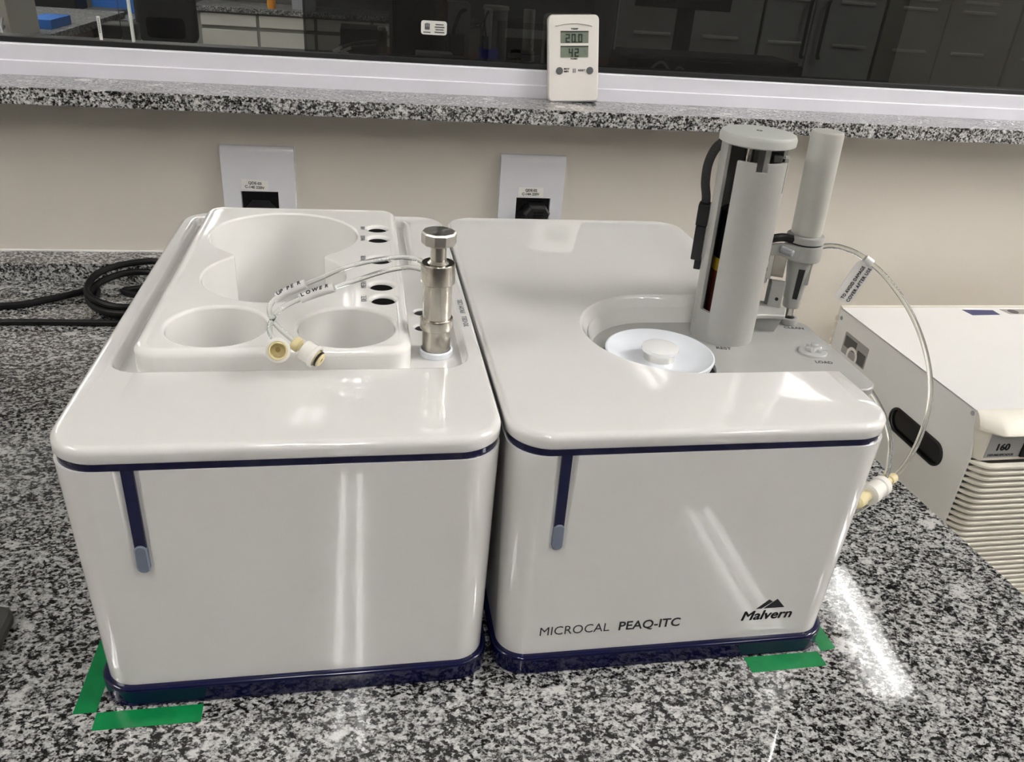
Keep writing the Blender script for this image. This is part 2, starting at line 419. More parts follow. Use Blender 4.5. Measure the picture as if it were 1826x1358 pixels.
# x and y of both ends, strength, tube radius, half the tube spacing
LAMPS = [(-0.14, -2.48, -0.14, -1.42, 0.95, 0.011, 0.034, 'behind the left module'), (-0.30, -1.24, -0.31, -0.86, 0.6, 0.014, 0.036, 'nearer end of the left row'), (1.30, -2.15, 1.32, -1.40, 0.55, 0.013, 0.04, 'at the rear right'),
         (1.95, -1.50, 2.02, -1.15, 0.62, 0.020, 0.05, 'between the rear right lamp and the dehumidifier'),
         (1.765, -0.44, 1.675, 0.15, 1.05, 0.028, 0.036, 'above the dehumidifier side'), (-1.9, -0.85, -1.9, 0.15, 1.0, 0.015, 0.05, 'added as fill at the left end of the worktop'),  # left-end lamp is added fill for the side panel and walls
         (2.80, -0.85, 2.80, 0.15, 0.85, 0.024, 0.05, 'added as fill second from the right wall'), (3.15, -0.85, 3.15, 0.15, 0.85, 0.024, 0.05, 'added as fill nearest the right wall')]  # both right-wall lamps are added fill, placed to balance the light
for xa, ya, xb, yb, k, r, g, lb in LAMPS:
    ceiling_lamp(xa, ya, xb, yb, 'twin tube ceiling lamp ' + lb, 'ceiling lamps of the near room', k=k, r=r, gap=g)
for x, y0, y1, lb in ((-2.0, 2.6, 4.2, 'nearest left'), (-1.2, 5.2, 6.6, 'deepest'), (-3.2, 4.4, 6.0, 'leftmost'), (2.9, 2.2, 3.4, 'right hand')):
    ceiling_lamp(x, y0, x, y1, lb + ' twin tube lamp added to brighten the room behind the window', 'added lamps of the far room', 'farfill')  # unseen lamps, added to brighten the far room

# ================================================================== INSTRUMENT MODULES
H, HS0, HS1, HB = 0.1720, 0.1580, 0.1620, 0.0130
D = 0.376
def module(t, x0, x1):
    """base, body, stripe and lid of one instrument module; returns body, stripe, lid"""
    obj('base', slab(x0+0.0003, x1-0.0003, 0.0, D, 0.020, [(0.0015, 0.0), (0.0004, 0.0008)]+fillet(HB+0.0008, 0.0022)), 'navy', t, 'glossy navy blue plinth')
    body = obj('body', slab(x0, x1, 0.0002, D-0.002, 0.021, [(0.0035, HB+0.0004), (0.0005, HS0)], 10), 'white', t)
    stripe = obj('stripe', slab(x0+0.0012, x1-0.0012, 0.0012, D-0.0012, 0.022, [(0, HS0), (0, HS1)], 10), 'navy', t, 'thin navy blue band under the lid')
    lid = obj('lid', slab(x0, x1, 0.0, D, 0.024, [(0.0012, HS1), (0.0, HS1+0.0012)]+fillet(H-0.0007, 0.0042, 7)+[(0.0042+0.0298*q, H-0.0007*(1-q)**2) for q in (0.15, 0.3, 0.5, 0.7, 0.85, 1.0)], 12), 'white', t)
    return body, stripe, lid

def groove_cut(xc, z0):
    bm = bmesh.new()
    w_ = 0.0045
    pts = [(xc-w_, HS0+0.01), (xc-w_, z0)] + [(xc+w_*math.cos(a), z0+w_*math.sin(a)) for a in [PI+PI*i/10 for i in range(1, 10)]] + [(xc+w_, z0), (xc+w_, HS0+0.01)]
    def sc(f, y): return [(xc+(p[0]-xc)*f, y, p[1] if p[1] > z0+1e-6 else z0+(p[1]-z0)*f) for p in pts]
    loft(bm, [sc(1.35, -0.004), sc(1.30, 0.0012), sc(0.92, 0.0034)])
    return bm

def indicator(t, xc, zt, zl, zb):
    bar = obj('indicator_bar', box(xc-0.0029, xc+0.0029, 0.0016, 0.0050, zl-0.002, zt, 0.0004), 'navydark', t, 'navy vertical status bar')
    obj('indicator_lens', slab(xc-0.0031, xc+0.0031, zb, zl, 0.0029, [(0, -0.005), (0, -0.0012), (0.0006, -0.0007)], 6), 'lamp', t, 'grey blue lens of the status light',
        M4=Matrix(((1, 0, 0, 0), (0, 0, -1, 0), (0, 1, 0, 0), (0, 0, 0, 1))))

# ---------------------------------------------------------------- left module: accessory station
lm = thing('cleaning_station', 'glossy white lab instrument module with recessed holder tray, left of the pair', 'lab instrument', (-0.11, 0.19, 0))
body, stripe, lid = module(lm, -0.220, 0.0)
boolean(body, [groove_cut(-0.1827, 0.0955), box(-0.202, -0.020, 0.080, 0.362, 0.06, 0.17)])
boolean(stripe, [box(-0.202, -0.020, 0.080, 0.362, 0.14, 0.17)])
indicator(lm, -0.1827, 0.1585, 0.1126, 0.0955)
# recess in the lid: a channel round the tray and a wide bay at the right front
def bay(i):
    """outline of the recess, shrunk by i"""
    P = []
    def arc(cx, cy, r, a0, a1, n=8):
        for k in range(n+1):
            a = math.radians(a0+(a1-a0)*k/n); P.append((cx+r*math.cos(a), cy+r*math.sin(a)))
    x0, x1, xm, y0, y1, ys = -0.2085+i, -0.0105-i, -0.0340-i, 0.0775+i, 0.3640-i, 0.225
    r = 0.015-i
    arc(x1-r, y0+r, r, -90, 0); arc(x1-0.014, ys, 0.014, 0, 75)
    arc(xm+0.012, ys+0.034, 0.012, -105, -180); arc(xm-r, y1-r, r, 0, 90); arc(x0+r, y1-r, r, 90, 180); arc(x0+r, y0+r, r, 180, 270)
    return P
bm = bmesh.new(); loft(bm, [[(x, y, z) for x, y in bay(i)] for i, z in ((-0.0038, 0.1735), (-0.0030, 0.1721), (-0.0012, 0.1716), (0.0, 0.1703), (0.0008, 0.1670), (0.0022, 0.1655))])
cutA = bm
cutB = slab(-0.190, -0.050, 0.092, 0.345, 0.01, [(0, 0.15), (0, 0.168)])
PORTS2 = [(-0.0318, 0.1716), (-0.0328, 0.1467)]
def flare(r, f, z, deep, at, n=28):
    return lathe([(r, -deep)] + [(r+f-f*math.cos(a), -f+f*math.sin(a)) for a in [PI/2*i/5 for i in range(6)]] + [(r+f+0.0001, 0.002)], n, (at[0], at[1], z))
boolean(lid, [cutA, cutB] + [flare(0.0052, 0.0014, 0.1655, 0.0035, p) for p in PORTS2])
for p in PORTS2:
    obj('port', lathe([(0.0051, -0.0030), (0.0051, -0.0014)], 24, (p[0], p[1], 0.1655)), 'black', lm)
# raised tray
TZ = 0.1820
tray = obj('tray', slab(-0.1970, -0.0435, 0.0805, 0.3575, 0.0135, [(0.0, 0.083), (0.0, TZ-0.0045)]+fillet(TZ, 0.0042, 6)+[(0.0062, TZ-0.0001), (0.0072, TZ-0.0004)], 10), 'tray', lm, 'raised white tray with deep bottle wells')
def ring_cut(fn, f, z, deep, n=96):
    """well with a rounded rim; fn(angle, extra) gives x, y"""
    bm = bmesh.new()
    pr = [(-0.006, -deep), (-0.002, -deep+0.0015), (0.0, -deep+0.006)] + [(f-f*math.cos(a), -f+f*math.sin(a)) for a in [PI/2*i/5 for i in range(6)]] + [(f+0.0002, 0.003)]
    loft(bm, [[(*fn(2*PI*i/n, e), z+h) for i in range(n)] for e, h in pr])
    return bm
def circ(cx, cy, r): return lambda a, e: (cx+(r+e)*math.cos(a), cy+(r+e)*math.sin(a))
def big_radius(a):
    # two overlapping circles seen from a point inside both, blended at the waist
    ux, uy = math.cos(a), math.sin(a); R = []
    for cx, cy, r in ((-0.1305, 0.2860, 0.0555), (-0.1300, 0.1985, 0.0475)):
        dx, dy = cx+0.1303, cy-0.2390
        b = ux*dx+uy*dy; R.append(b+math.sqrt(max(b*b-(dx*dx+dy*dy-r*r), 0)))
    return math.log(sum(math.exp(q*210) for q in R))/210
def big(a, e):
    r = sum(big_radius(a+d*0.045) for d in (-2, -1, 0, 1, 2))/5+e
    return (-0.1303+r*math.cos(a), 0.2390+r*math.sin(a))
CUPS = [(-0.1560, 0.1160), (-0.0810, 0.1135)]
PORTS = [(-0.0592, 0.3040), (-0.0592, 0.2785), (-0.0592, 0.2310), (-0.0588, 0.1800), (-0.0582, 0.1558)]
zt = TZ-0.0004
cuts = [ring_cut(big, 0.0018, zt, 0.092, 128), ring_cut(circ(*CUPS[0], 0.0287), 0.0022, zt, 0.046, 64), ring_cut(circ(*CUPS[1], 0.0287), 0.0022, zt, 0.046, 64)]
cuts += [flare(0.0078, 0.0026, zt, 0.012, p) for p in PORTS]
boolean(tray, cuts)
for p in PORTS:
    pb = obj('port', lathe([(0.0077, -0.0110), (0.0077, -0.0027)], 28, (p[0], p[1], zt)), 'void', lm)
for s, p, wd in (('AIR', PORTS[0], 0.0085), ('WASTE', PORTS[1], 0.0125), ('WATER', PORTS[2], 0.0135), ('METH', PORTS[3], 0.0115), ('DET.', PORTS[4], 0.0095)):
    lettering(s, 0.0050, (-0.0690, p[1]-wd/2, TZ), (0, 1, 0), (-1, 0, 0), tray, 'greyink', width=wd)
lettering('TO CELL', 0.0048, (-0.0040, 0.1330, H), (0, 1, 0), (-1, 0, 0), lid, 'greyink', width=0.0170)
lettering('FROM CELL', 0.0048, (-0.0040, 0.1550, H), (0, 1, 0), (-1, 0, 0), lid, 'greyink', width=0.0235)
TX, TY, TZ0 = -0.0275, 0.1075, 0.1655
obj('tool_seat', lathe([(0.0098, 0), (0.0102, 0.0007), (0.0102, 0.0035), (0.0096, 0.0042), (0.0090, 0.0042), (0.0090, 0.0010)], 36, (TX, TY, TZ0)), 'ptfe', lm, 'white plastic ring holding the steel tool')

# ---------------------------------------------------------------- right module: calorimeter
rm = thing('calorimeter', 'glossy white lab instrument module with printed name and grey deck plate', 'lab instrument', (0.112, 0.19, 0))
X0, X1 = 0.0022, 0.2232
body, stripe, lid = module(rm, X0, X1)
def slot(cx, cy, r, yf, yb, xr, z, n=24):
    out = [(xr, yb)]
    for i in range(n+1):
        a = PI/2 + (PI)*i/n
        out.append((cx+r*math.cos(a), cy+r*math.sin(a)))
    out.append((xr, yf))
    return [(x, y, z) for x, y in out]
bm = bmesh.new()
lv = [(0.1435, 0.132, 0.1280, 0.0490), (0.1530, 0.133, 0.1278, 0.0510), (0.1560, 0.1330, 0.1276, 0.0520), (0.1660, 0.1322, 0.1268, 0.0580), (0.1700, 0.1320, 0.1264, 0.0602), (0.1716, 0.1320, 0.1262, 0.0616), (0.1722, 0.1320, 0.1262, 0.0628), (0.1745, 0.1320, 0.1262, 0.0634)]
loft(bm, [slot(cx, cy, r, cy-r, cy+r, 0.27, z) for z, cx, cy, r in lv])
slotcut = bm
def slot_low():
    bm = bmesh.new(); loft(bm, [slot(0.132, 0.128, 0.0600, 0.068, 0.188, 0.27, z) for z in (0.1435, 0.1640)]); return bm
boolean(body, [groove_cut(0.0327, 0.0955), slot_low()])
boolean(stripe, [slot_low()])
bm = bmesh.new()
loft(bm, [slot(0.1325, 0.1275, r, 0.1275-r, 0.1275+r, 0.2215, z) for r, z in ((0.0560, 0.1640), (0.0535, 0.1575), (0.0522, 0.1515), (0.0545, 0.1515), (0.0575, 0.1640))], False, False, False)
obj('recess_wall', bm, 'white', rm, 'white wall round the recess')
boolean(lid, [slotcut])
indicator(rm, 0.0327, 0.1590, 0.1128, 0.0955)
# grey deck plate
PZ = 0.1530
deck = obj('deck_plate', slab(0.0760, 0.2600, 0.0735, 0.1830, 0.012, [(0.0, PZ-0.0050), (0.0, PZ-0.0008), (0.0008, PZ)], 8), 'plate', rm, 'satin grey deck plate reaching past the side')
DX, DY = 0.1215, 0.1165
boolean(deck, [lathe([(0.0385, -0.02), (0.0385, 0.02)], 64, (DX, DY, PZ))])
obj('cell_well', lathe([(0.0384, -0.0046), (0.0384, -0.0036)], 48, (DX, DY, PZ)), 'black', rm)
for s, px, wd, sz in (('REST', (0.1710, 0.1352), 0.0105, 0.0052), ('CLEAN', (0.2385, 0.1688), 0.0150, 0.0050), ('LOAD', (0.2340, 0.1118), 0.0120, 0.0052)):
    lettering(s, sz, (px[0], px[1], PZ), (0.985, -0.17, 0), (0.17, 0.985, 0), deck, 'ink', width=wd, offset=0.00008)
load = obj('load_port', lathe([(0.0098, 0), (0.0098, 0.0012), (0.0092, 0.0018), (0.0040, 0.0018), (0.0036, 0.0012)], 36, (0.2395, 0.1275, PZ)), 'towerlight', rm, 'pale grey ring of the loading port')
# printing on the front; the face leans back a little
def fy(z): return 0.0002+0.0035-0.003*(z-HB)/(HS0-HB)
lettering('MICROCAL', 0.0098, (0.0292, fy(0.0284)-0.0001, 0.0284), (1, 0, 0), (0, -0.0207, 1), body, 'ink', width=0.0430, offset=-0.00006)
lettering('PEAQ-ITC', 0.0098, (0.0782, fy(0.0284)-0.0001, 0.0284), (1, 0, 0), (0, -0.0207, 1), body, 'ink', width=0.0390, offset=0.00012)
lettering('Malvern', 0.0108, (0.1578, fy(0.0287)-0.0001, 0.0287), (1, 0, 0), (0, -0.0207, 1), body, 'ink', width=0.0338, bold=0.00055, shear=0.16)
bm = bmesh.new()
for tri in ([(0.1660, 0.0378), (0.1697, 0.0378), (0.1760, 0.0432), (0.1732, 0.0452)], [(0.1708, 0.0378), (0.1850, 0.0378), (0.1787, 0.0452)]):
    loft(bm, [[(x, fy(z)-0.0001, z) for x, z in tri], [(x, fy(z)+0.0002, z) for x, z in tri]])
obj('mountain_emblem', bm, 'ink', body)

# ---------------------------------------------------------------- cell cap
cl = thing('cell_cap', 'white round dished cap with raised centre knob in the grey deck', 'cap', (DX, DY, PZ-0.0036))
obj('dish', lathe([(0.0330, -0.0036), (0.0352, 0.0040), (0.0362, 0.0072), (0.0360, 0.0080), (0.0350, 0.0082), (0.0318, 0.0060), (0.0250, 0.0035), (0.0150, 0.0030)], 72, (DX, DY, PZ)), 'ptfe', cl)
kn = obj('knob_ring', lathe([(0.0103, 0.0028), (0.0103, 0.0085)], 48, (DX, DY, PZ)), 'chrome', cl, 'metal ring under the knob')
obj('knob', lathe([(0.0118, 0.0085), (0.0124, 0.0092), (0.0122, 0.0112), (0.0090, 0.0122), (0.0030, 0.0126)], 48, (DX, DY, PZ)), 'ptfeclear', cl, 'milky plastic knob')

# ---------------------------------------------------------------- stopper in the load port
st = thing('stopper', 'small clear plastic lobed stopper on the loading port', 'stopper', (0.2395, 0.1275, PZ+0.0018))
bm = bmesh.new()
def lob(a): return 0.0052+0.0011*math.cos(6*a)
loft(bm, [[(0.2400+lob(2*PI*i/48)*f*math.cos(2*PI*i/48), 0.1280+lob(2*PI*i/48)*f*math.sin(2*PI*i/48), PZ+z) for i in range(48)] for f, z in ((1, 0.0018), (1, 0.0040), (0.85, 0.0046))])
obj('lobed_cap', bm, 'clearcap', st)
obj('cap_boss', lathe([(0.0026, 0.0046), (0.0026, 0.0066), (0.0018, 0.0072)], 20, (0.2400, 0.1280, PZ)), 'clearcap', st)
obj('tab', box(0.2450, 0.2500, 0.1262, 0.1282, PZ+0.0020, PZ+0.0032, 0.0004), 'clearcap', st)

# ---------------------------------------------------------------- injector tower
TB = Vector((0.184, 0.160, PZ))
RH = Vector((0.893, -0.454, 0)).normalized(); FH = Vector((-0.454, -0.893, 0)).normalized()
def W3(s, f, z):                 # tower frame: s to the right, f to the front, z up
    return TB + RH*(s-0.015*(z-PZ)) + FH*f + Vector((0, 0, z-PZ))
TF = Matrix(((RH.x, FH.x, 0, TB.x), (RH.y, FH.y, 0, TB.y), (0, 0, 1, 0), (0, 0, 0, 1))) @ Matrix(((1, 0, -0.015, 0.015*PZ), (0, 1, 0, 0), (0, 0, 1, 0), (0, 0, 0, 1)))
def tobj(name, geo, mat, parent, label=None, angle=35):
    # s right, f front, z up is a left-handed frame: recalc normals after the mapping
    o = obj(name, geo, mat, parent, label, M4=TF)
    o.data.flip_normals(); finish(o.data, angle); return o
inj = thing('injector', 'silver grey titration injector with tall slotted tower on the grey deck', 'injector', TB)
R0, R1 = 0.0222, 0.0195
def aon(s): return math.asin(max(-1, min(1, s)))
def shell(cells, ang, zs):
    """curved wall of the tower; cells(a, z) tells where there is metal; a = 0 faces front"""
    bm = bmesh.new(); V = {}
    def v(i, j, r):
        k = (i % na, j, r)
        if k not in V:
            a = ang[i % na]; V[k] = bm.verts.new((r*math.sin(a), r*math.cos(a), zs[j]))
        return V[k]
    na = len(ang); nz = len(zs)
    def has(i, j):
        if j < 0 or j >= nz-1: return False
        i %= na; a0 = ang[i]; a1 = ang[(i+1) % na]
        if a1 < a0: a1 += 2*PI
        return cells(((a0+a1)/2+PI) % (2*PI)-PI, (zs[j]+zs[j+1])/2)
    for i in range(na):
        for j in range(nz-1):
            if not has(i, j): continue
            bm.faces.new((v(i, j, R0), v(i+1, j, R0), v(i+1, j+1, R0), v(i, j+1, R0)))
            bm.faces.new((v(i, j, R1), v(i, j+1, R1), v(i+1, j+1, R1), v(i+1, j, R1)))
            for (di, dj, p, q) in ((-1, 0, (i, j), (i, j+1)), (1, 0, (i+1, j), (i+1, j+1)), (0, -1, (i, j), (i+1, j)), (0, 1, (i, j+1), (i+1, j+1))):
                if not has(i+di, j+dj):
                    bm.faces.new((v(*p, R0), v(*q, R0), v(*q, R1), v(*p, R1)))
    return bm
SA0, SA1 = aon(-0.77), aon(-0.44)
NA, NB = aon(0.12), aon(0.44)
ZTOP, ZCOV, ZSL, ZN = 0.2885, 0.2800, 0.1762, 0.2745
BK = math.radians(112)
# housing: base, left column and back; cover: the front panel between the slot and the right side
special = [SA0, SA1, NA, NB, BK, aon(-0.77)-0.03]
ang = sorted(set([round(-PI+2*PI*i/72, 5) for i in range(72)] + [round(s, 5) for s in special]))
zs = [PZ, PZ+0.0007, 0.165, ZSL-0.0012, ZSL, ZSL+0.0012, 0.20, 0.2285, 0.25, ZN, ZN+0.001, ZCOV-0.0012, ZCOV, ZTOP-0.003, ZTOP]
def metal(a, z):
    if SA0 < a < SA1: return z < ZSL-0.0012
    if SA1 <= a <= BK:
        if z > ZCOV: return False
        if NA < a < NB and z > ZN: return False
        return True
    return True
hous = tobj('tower_housing', shell(metal, ang, zs), 'tower', inj, 'silver painted slotted cylinder')
md = hous.modifiers.new('bevel', 'BEVEL'); md.width = 0.0004; md.segments = 2; md.limit_method = 'ANGLE'; md.angle_limit = math.radians(50)
cap = tobj('tower_cap', lathe([(0.0225, ZTOP), (0.0245, ZTOP+0.0010), (0.0247, ZTOP+0.0048), (0.0236, ZTOP+0.0070), (0.0215, ZTOP+0.0077), (0.0030, ZTOP+0.0079)], 64), 'towerlight', inj, 'pale silver flat round cap')
tobj('cap_screw', lathe([(0.0020, ZTOP+0.0078), (0.0020, ZTOP+0.0081), (0.0010, ZTOP+0.0081), (0.0010, ZTOP+0.0077)], 16), 'chrome', cap)
tobj('drive_core', lathe([(0.0150, PZ+0.002), (0.0150, 0.2030)], 40), 'darkred', inj, 'dark copper coloured drive core behind the slot')
tobj('amber_band', lathe([(0.0153, 0.2030), (0.0153, 0.2120)], 40), 'amber', inj, 'amber band of the drive')
tobj('motor', lathe([(0.0155, 0.2120), (0.0155, 0.2440), (0.0140, 0.2450)], 40), 'blackgloss', inj, 'black motor behind the slot')
tobj('guide_rod', lathe([(0.0030, 0.2450), (0.0030, ZTOP)], 20, (-0.0035, 0.004, 0)), 'chrome', inj, 'polished steel guide rod under the cap')
tobj('inner_column', box(0.0020, 0.0100, -0.008, 0.010, 0.2450, ZTOP, 0.0006), 'towerdark', inj, 'dark grey inner column')
tobj('inner_strip', box(0.0065, 0.0098, 0.0102, 0.0118, 0.2450, ZTOP, 0.0004), 'towerlight', inj)
tobj('side_catch', box(0.0190, 0.0218, -0.0030, 0.0070, 0.2600, 0.2828, 0.0007), 'tower', inj, 'catch on the right side of the tower')
tobj('catch_tip', box(0.0120, 0.0175, 0.0030, 0.0090, 0.2795, 0.2835, 0.0008), 'towerdark', inj)
# ribbon and connector on the left
bm = tube([W3(-0.0215, -0.006, 0.2860), W3(-0.0262, -0.006, 0.2800), W3(-0.0290, -0.006, 0.2700), W3(-0.0288, -0.006, 0.2580), W3(-0.0268, -0.006, 0.2490), W3(-0.0262, -0.006, 0.2440)], 0.0013, 10, 8, flat=2.6)
obj('ribbon_cable', bm, 'braid', inj, 'black braided cable curving down the left of the tower')
con = tobj('connector', box(-0.0305, -0.0225, -0.011, 0.001, 0.2290, 0.2440, 0.0008), 'black', inj, 'black stepped connector on the left side')
tobj('connector_clip', box(-0.0300, -0.0228, -0.012, 0.002, 0.2050, 0.2292, 0.0007), 'black', con)
tobj('connector_tail', box(-0.0272, -0.0225, -0.009, -0.001, 0.1975, 0.2052, 0.0006), 'black', con)
# syringe to the right of the tower
FS = -0.045
def sy(z): return 0.0462-0.030*(z-0.165)
def slathe(prof, n=40):
    bm = bmesh.new()
    loft(bm, [[(sy(z)+0.015*(z-PZ)+r*math.cos(2*PI*i/n), FS+r*math.sin(2*PI*i/n), z) for i in range(n)] for r, z in prof]); return bm
tobj('syringe_cover', slathe([(0.0102, 0.2225), (0.0108, 0.2232), (0.0110, 0.2925), (0.0107, 0.2940), (0.0100, 0.2945)]), 'alu', inj, 'plain satin metal tube covering the syringe')
fl = tobj('collar', slathe([(0.0128, 0.2172), (0.0133, 0.2178), (0.0133, 0.2214), (0.0128, 0.2222), (0.0108, 0.2226)]), 'tower', inj, 'flanged collar under the syringe tube')
tobj('collar_gap', slathe([(0.0122, 0.2160), (0.0122, 0.2173)]), 'black', fl)  # black ring stands in for the dark gap below the collar
cr = tobj('clamp_ring', slathe([(0.0128, 0.2042), (0.0134, 0.2050), (0.0134, 0.2152), (0.0130, 0.2160)]), 'tower', inj, 'broad clamp ring joined to the tower')
bm = bmesh.new()
loft(bm, [[(0.016, -0.030, 0.2080), (0.016, -0.022, 0.2080), (0.016, -0.022, 0.2152), (0.016, -0.030, 0.2152)], [(0.030, -0.034, 0.2085), (0.030, -0.029, 0.2085), (0.030, -0.029, 0.2165), (0.030, -0.034, 0.2165)], [(0.044, -0.042, 0.2052), (0.042, -0.0315, 0.2052), (0.042, -0.0315, 0.2158), (0.044, -0.042, 0.2158)]])
tobj('clamp_arm', bm, 'tower', inj)
tobj('clamp_screw', along((0.030, -0.028, 0.2135), (0.9, 0.35, -0.12), [(0.0026, 0), (0.0026, 0.0085), (0.0020, 0.0092)], 18), 'fargrey', inj, 'grey cross screw of the clamp')
obj('cable_boot', tube([W3(0.018, -0.028, 0.2180), W3(0.024, -0.030, 0.2200), W3(0.030, -0.034, 0.2205), W3(0.037, -0.037, 0.2195)], 0.0030, 10, 6), 'black', inj, 'black rubber boot between tower and collar')
sb_ = tobj('syringe_body', slathe([(0.0060, 0.1665), (0.0064, 0.1680), (0.0064, 0.1730), (0.0070, 0.1740), (0.0078, 0.1900), (0.0092, 0.1990), (0.0094, 0.2045)]), 'tower', inj, 'tapering grey syringe holder')
bm = bmesh.new()
loft(bm, [[(0.0455, FS+0.0050, 0.1750), (0.0490, FS+0.0050, 0.1750), (0.0490, FS+0.0078, 0.1750), (0.0455, FS+0.0078, 0.1750)], [(0.0455, FS+0.006, 0.1985), (0.0500, FS+0.006, 0.1985), (0.0500, FS+0.0096, 0.1985), (0.0455, FS+0.0096, 0.1985)]])
tobj('syringe_window', bm, 'blackgloss', sb_)
tobj('side_rail', box(0.0500, 0.0545, FS+0.0005, FS+0.0055, 0.1860, 0.2040, 0.0008), 'tower', sb_)
tobj('syringe_tip', slathe([(0.0034, 0.1600), (0.0034, 0.1668)], 24), 'chrome', inj, 'bright steel syringe tip')
# guide block, latch and lever at the foot
gb = tobj('guide_block', box(0.0285, 0.0385, -0.036, -0.030, 0.1600, 0.1885, 0.0012), 'tower', inj, 'flat grey guide block with a hole')
tobj('block_hole', along((0.0345, -0.0296, 0.1755), (0, -1, 0), [(0.0013, 0), (0.0013, 0.002)], 14), 'black', gb)
tobj('block_back', box(0.0265, 0.0290, -0.040, -0.031, 0.1600, 0.1870, 0.0006), 'towerdark', gb)
la = tobj('latch_plate', box(0.0262, 0.0360, -0.042, -0.039, 0.1890, 0.2085, 0.0005), 'steel', inj, 'bent sheet steel latch')
tobj('latch_fold', box(0.0235, 0.0270, -0.042, -0.031, 0.1890, 0.2085, 0.0005), 'chrome', la)
tobj('latch_hook', box(0.0178, 0.0250, -0.037, -0.032, 0.2020, 0.2075, 0.0012), 'chrome', la)
tobj('latch_base', box(0.0180, 0.0250, -0.036, -0.031, 0.1850, 0.1965, 0.0015), 'chrome', la)
bm = bmesh.new()
path = [Vector((0.0195+0.0028*math.cos(t), -0.030+0.0028*math.sin(t), 0.1775+0.0012*t/(2*PI)*1.3)) for t in [i*PI/8 for i in range(16*4)]]
tobj('spring', tube(path, 0.0005, 6, raw=True, bm=bm), 'chrome', inj, 'small bright coil spring')
tobj('spring_post', box(0.0165, 0.0230, -0.036, -0.032, 0.1600, 0.1800, 0.0006), 'steel', inj)
bm = bmesh.new()
loft(bm, [[(0.020, f, z) for f, z in ((-0.034, 0.1655), (-0.006, 0.1655), (-0.006, 0.1690), (-0.034, 0.1705))],
          [(0.026, f, z) for f, z in ((-0.036, 0.1640), (-0.014, 0.1640), (-0.014, 0.1675), (-0.036, 0.1705))],
          [(0.035, f, z) for f, z in ((-0.036, 0.1640), (-0.0185, 0.1640), (-0.0185, 0.1672), (-0.036, 0.1700))],
          [(0.0425, f, z) for f, z in ((-0.033, 0.1640), (-0.0210, 0.1640), (-0.0210, 0.1672), (-0.033, 0.1690))]])
lv_ = tobj('lever', bm, 'tower', inj, 'grey thumb lever at the foot of the tower')
md = lv_.modifiers.new('bevel', 'BEVEL'); md.width = 0.0008; md.segments = 2
tobj('lever_stand', prism([(0.019, PZ), (0.037, PZ), (0.041, 0.1640), (0.019, 0.1655)], 'y', -0.033, -0.022), 'tower', inj)
pr = slathe([(0.0064, PZ), (0.0068, PZ+0.0010), (0.0068, 0.1572), (0.0063, 0.1580), (0.0044, 0.1580), (0.0042, 0.1556)])
po = tobj('clean_port', pr, 'tower', inj, 'small ring of the cleaning port under the tip')
tobj('port_bore', slathe([(0.0041, 0.1557), (0.0041, 0.1562)], 24), 'black', po)

# ---------------------------------------------------------------- steel tool in the left module
tl = thing('steel_tool', 'upright turned steel tube with knob and two collars in the left module', 'tool', (TX, TY, TZ0))
def tlathe(prof, n=40, at=(TX, TY, 0)): return lathe(prof, n, at)
obj('barrel', tlathe([(0.0086, TZ0+0.0011), (0.0086, 0.2165)]), 'steel', tl)
obj('lower_collar', tlathe([(0.0098, 0.1832), (0.0101, 0.1836), (0.0101, 0.1892), (0.0095, 0.1902), (0.0087, 0.1903)]), 'steel', tl)
obj('upper_collar', tlathe([(0.0094, 0.2120), (0.0102, 0.2128), (0.0102, 0.2235), (0.0095, 0.2247), (0.0050, 0.2247)]), 'steel', tl)
obj('rod', tlathe([(0.0064, 0.2247), (0.0048, 0.2262), (0.0047, 0.2365)], 32), 'steel', tl)
bm = tlathe([(0.0092, 0.2360), (0.0102, 0.2368), (0.0102, 0.2425), (0.0094, 0.2435)], 10)
obj('knob', bm, 'turned', tl, 'ten sided steel knob', angle=20)

# ---------------------------------------------------------------- clear tubes from the tool
def sleeve_on(path_pts, i0, i1, r):   # white sleeve over part of the path
    return tube([path_pts[i] for i in range(i0, i1+1)], r, 14, raw=True)
PA = spline([(-0.1075, 0.0745, 0.1895), (-0.1120, 0.0830, 0.1890), (-0.1177, 0.0935, 0.1890), (-0.1227, 0.1042, 0.1900), (-0.1255, 0.1154, 0.1915), (-0.1240, 0.1213, 0.1940), (-0.1195, 0.1236, 0.1970), (-0.1121, 0.1235, 0.2010), (-0.1044, 0.1225, 0.2050), (-0.0945, 0.1233, 0.2090), (-0.0864, 0.1258, 0.2120), (-0.0731, 0.1291, 0.2155), (-0.0598, 0.1304, 0.2180), (-0.0481, 0.1300, 0.2195), (-0.0385, 0.1250, 0.2200), (-0.0325, 0.1160, 0.2195)], 6)
PB = spline([(-0.1172, 0.0765, 0.1882), (-0.1224, 0.0872, 0.1890), (-0.1231, 0.0983, 0.1905), (-0.1206, 0.1101, 0.1920), (-0.1149, 0.1171, 0.1940), (-0.1080, 0.1209, 0.1960), (-0.1014, 0.1218, 0.1985), (-0.0931, 0.1203, 0.2020), (-0.0865, 0.1195, 0.2045), (-0.0733, 0.1238, 0.2075), (-0.0633, 0.1281, 0.2095), (-0.0530, 0.1320, 0.2110), (-0.0426, 0.1330, 0.2120), (-0.0345, 0.1270, 0.2125), (-0.0300, 0.1170, 0.2125)], 6)
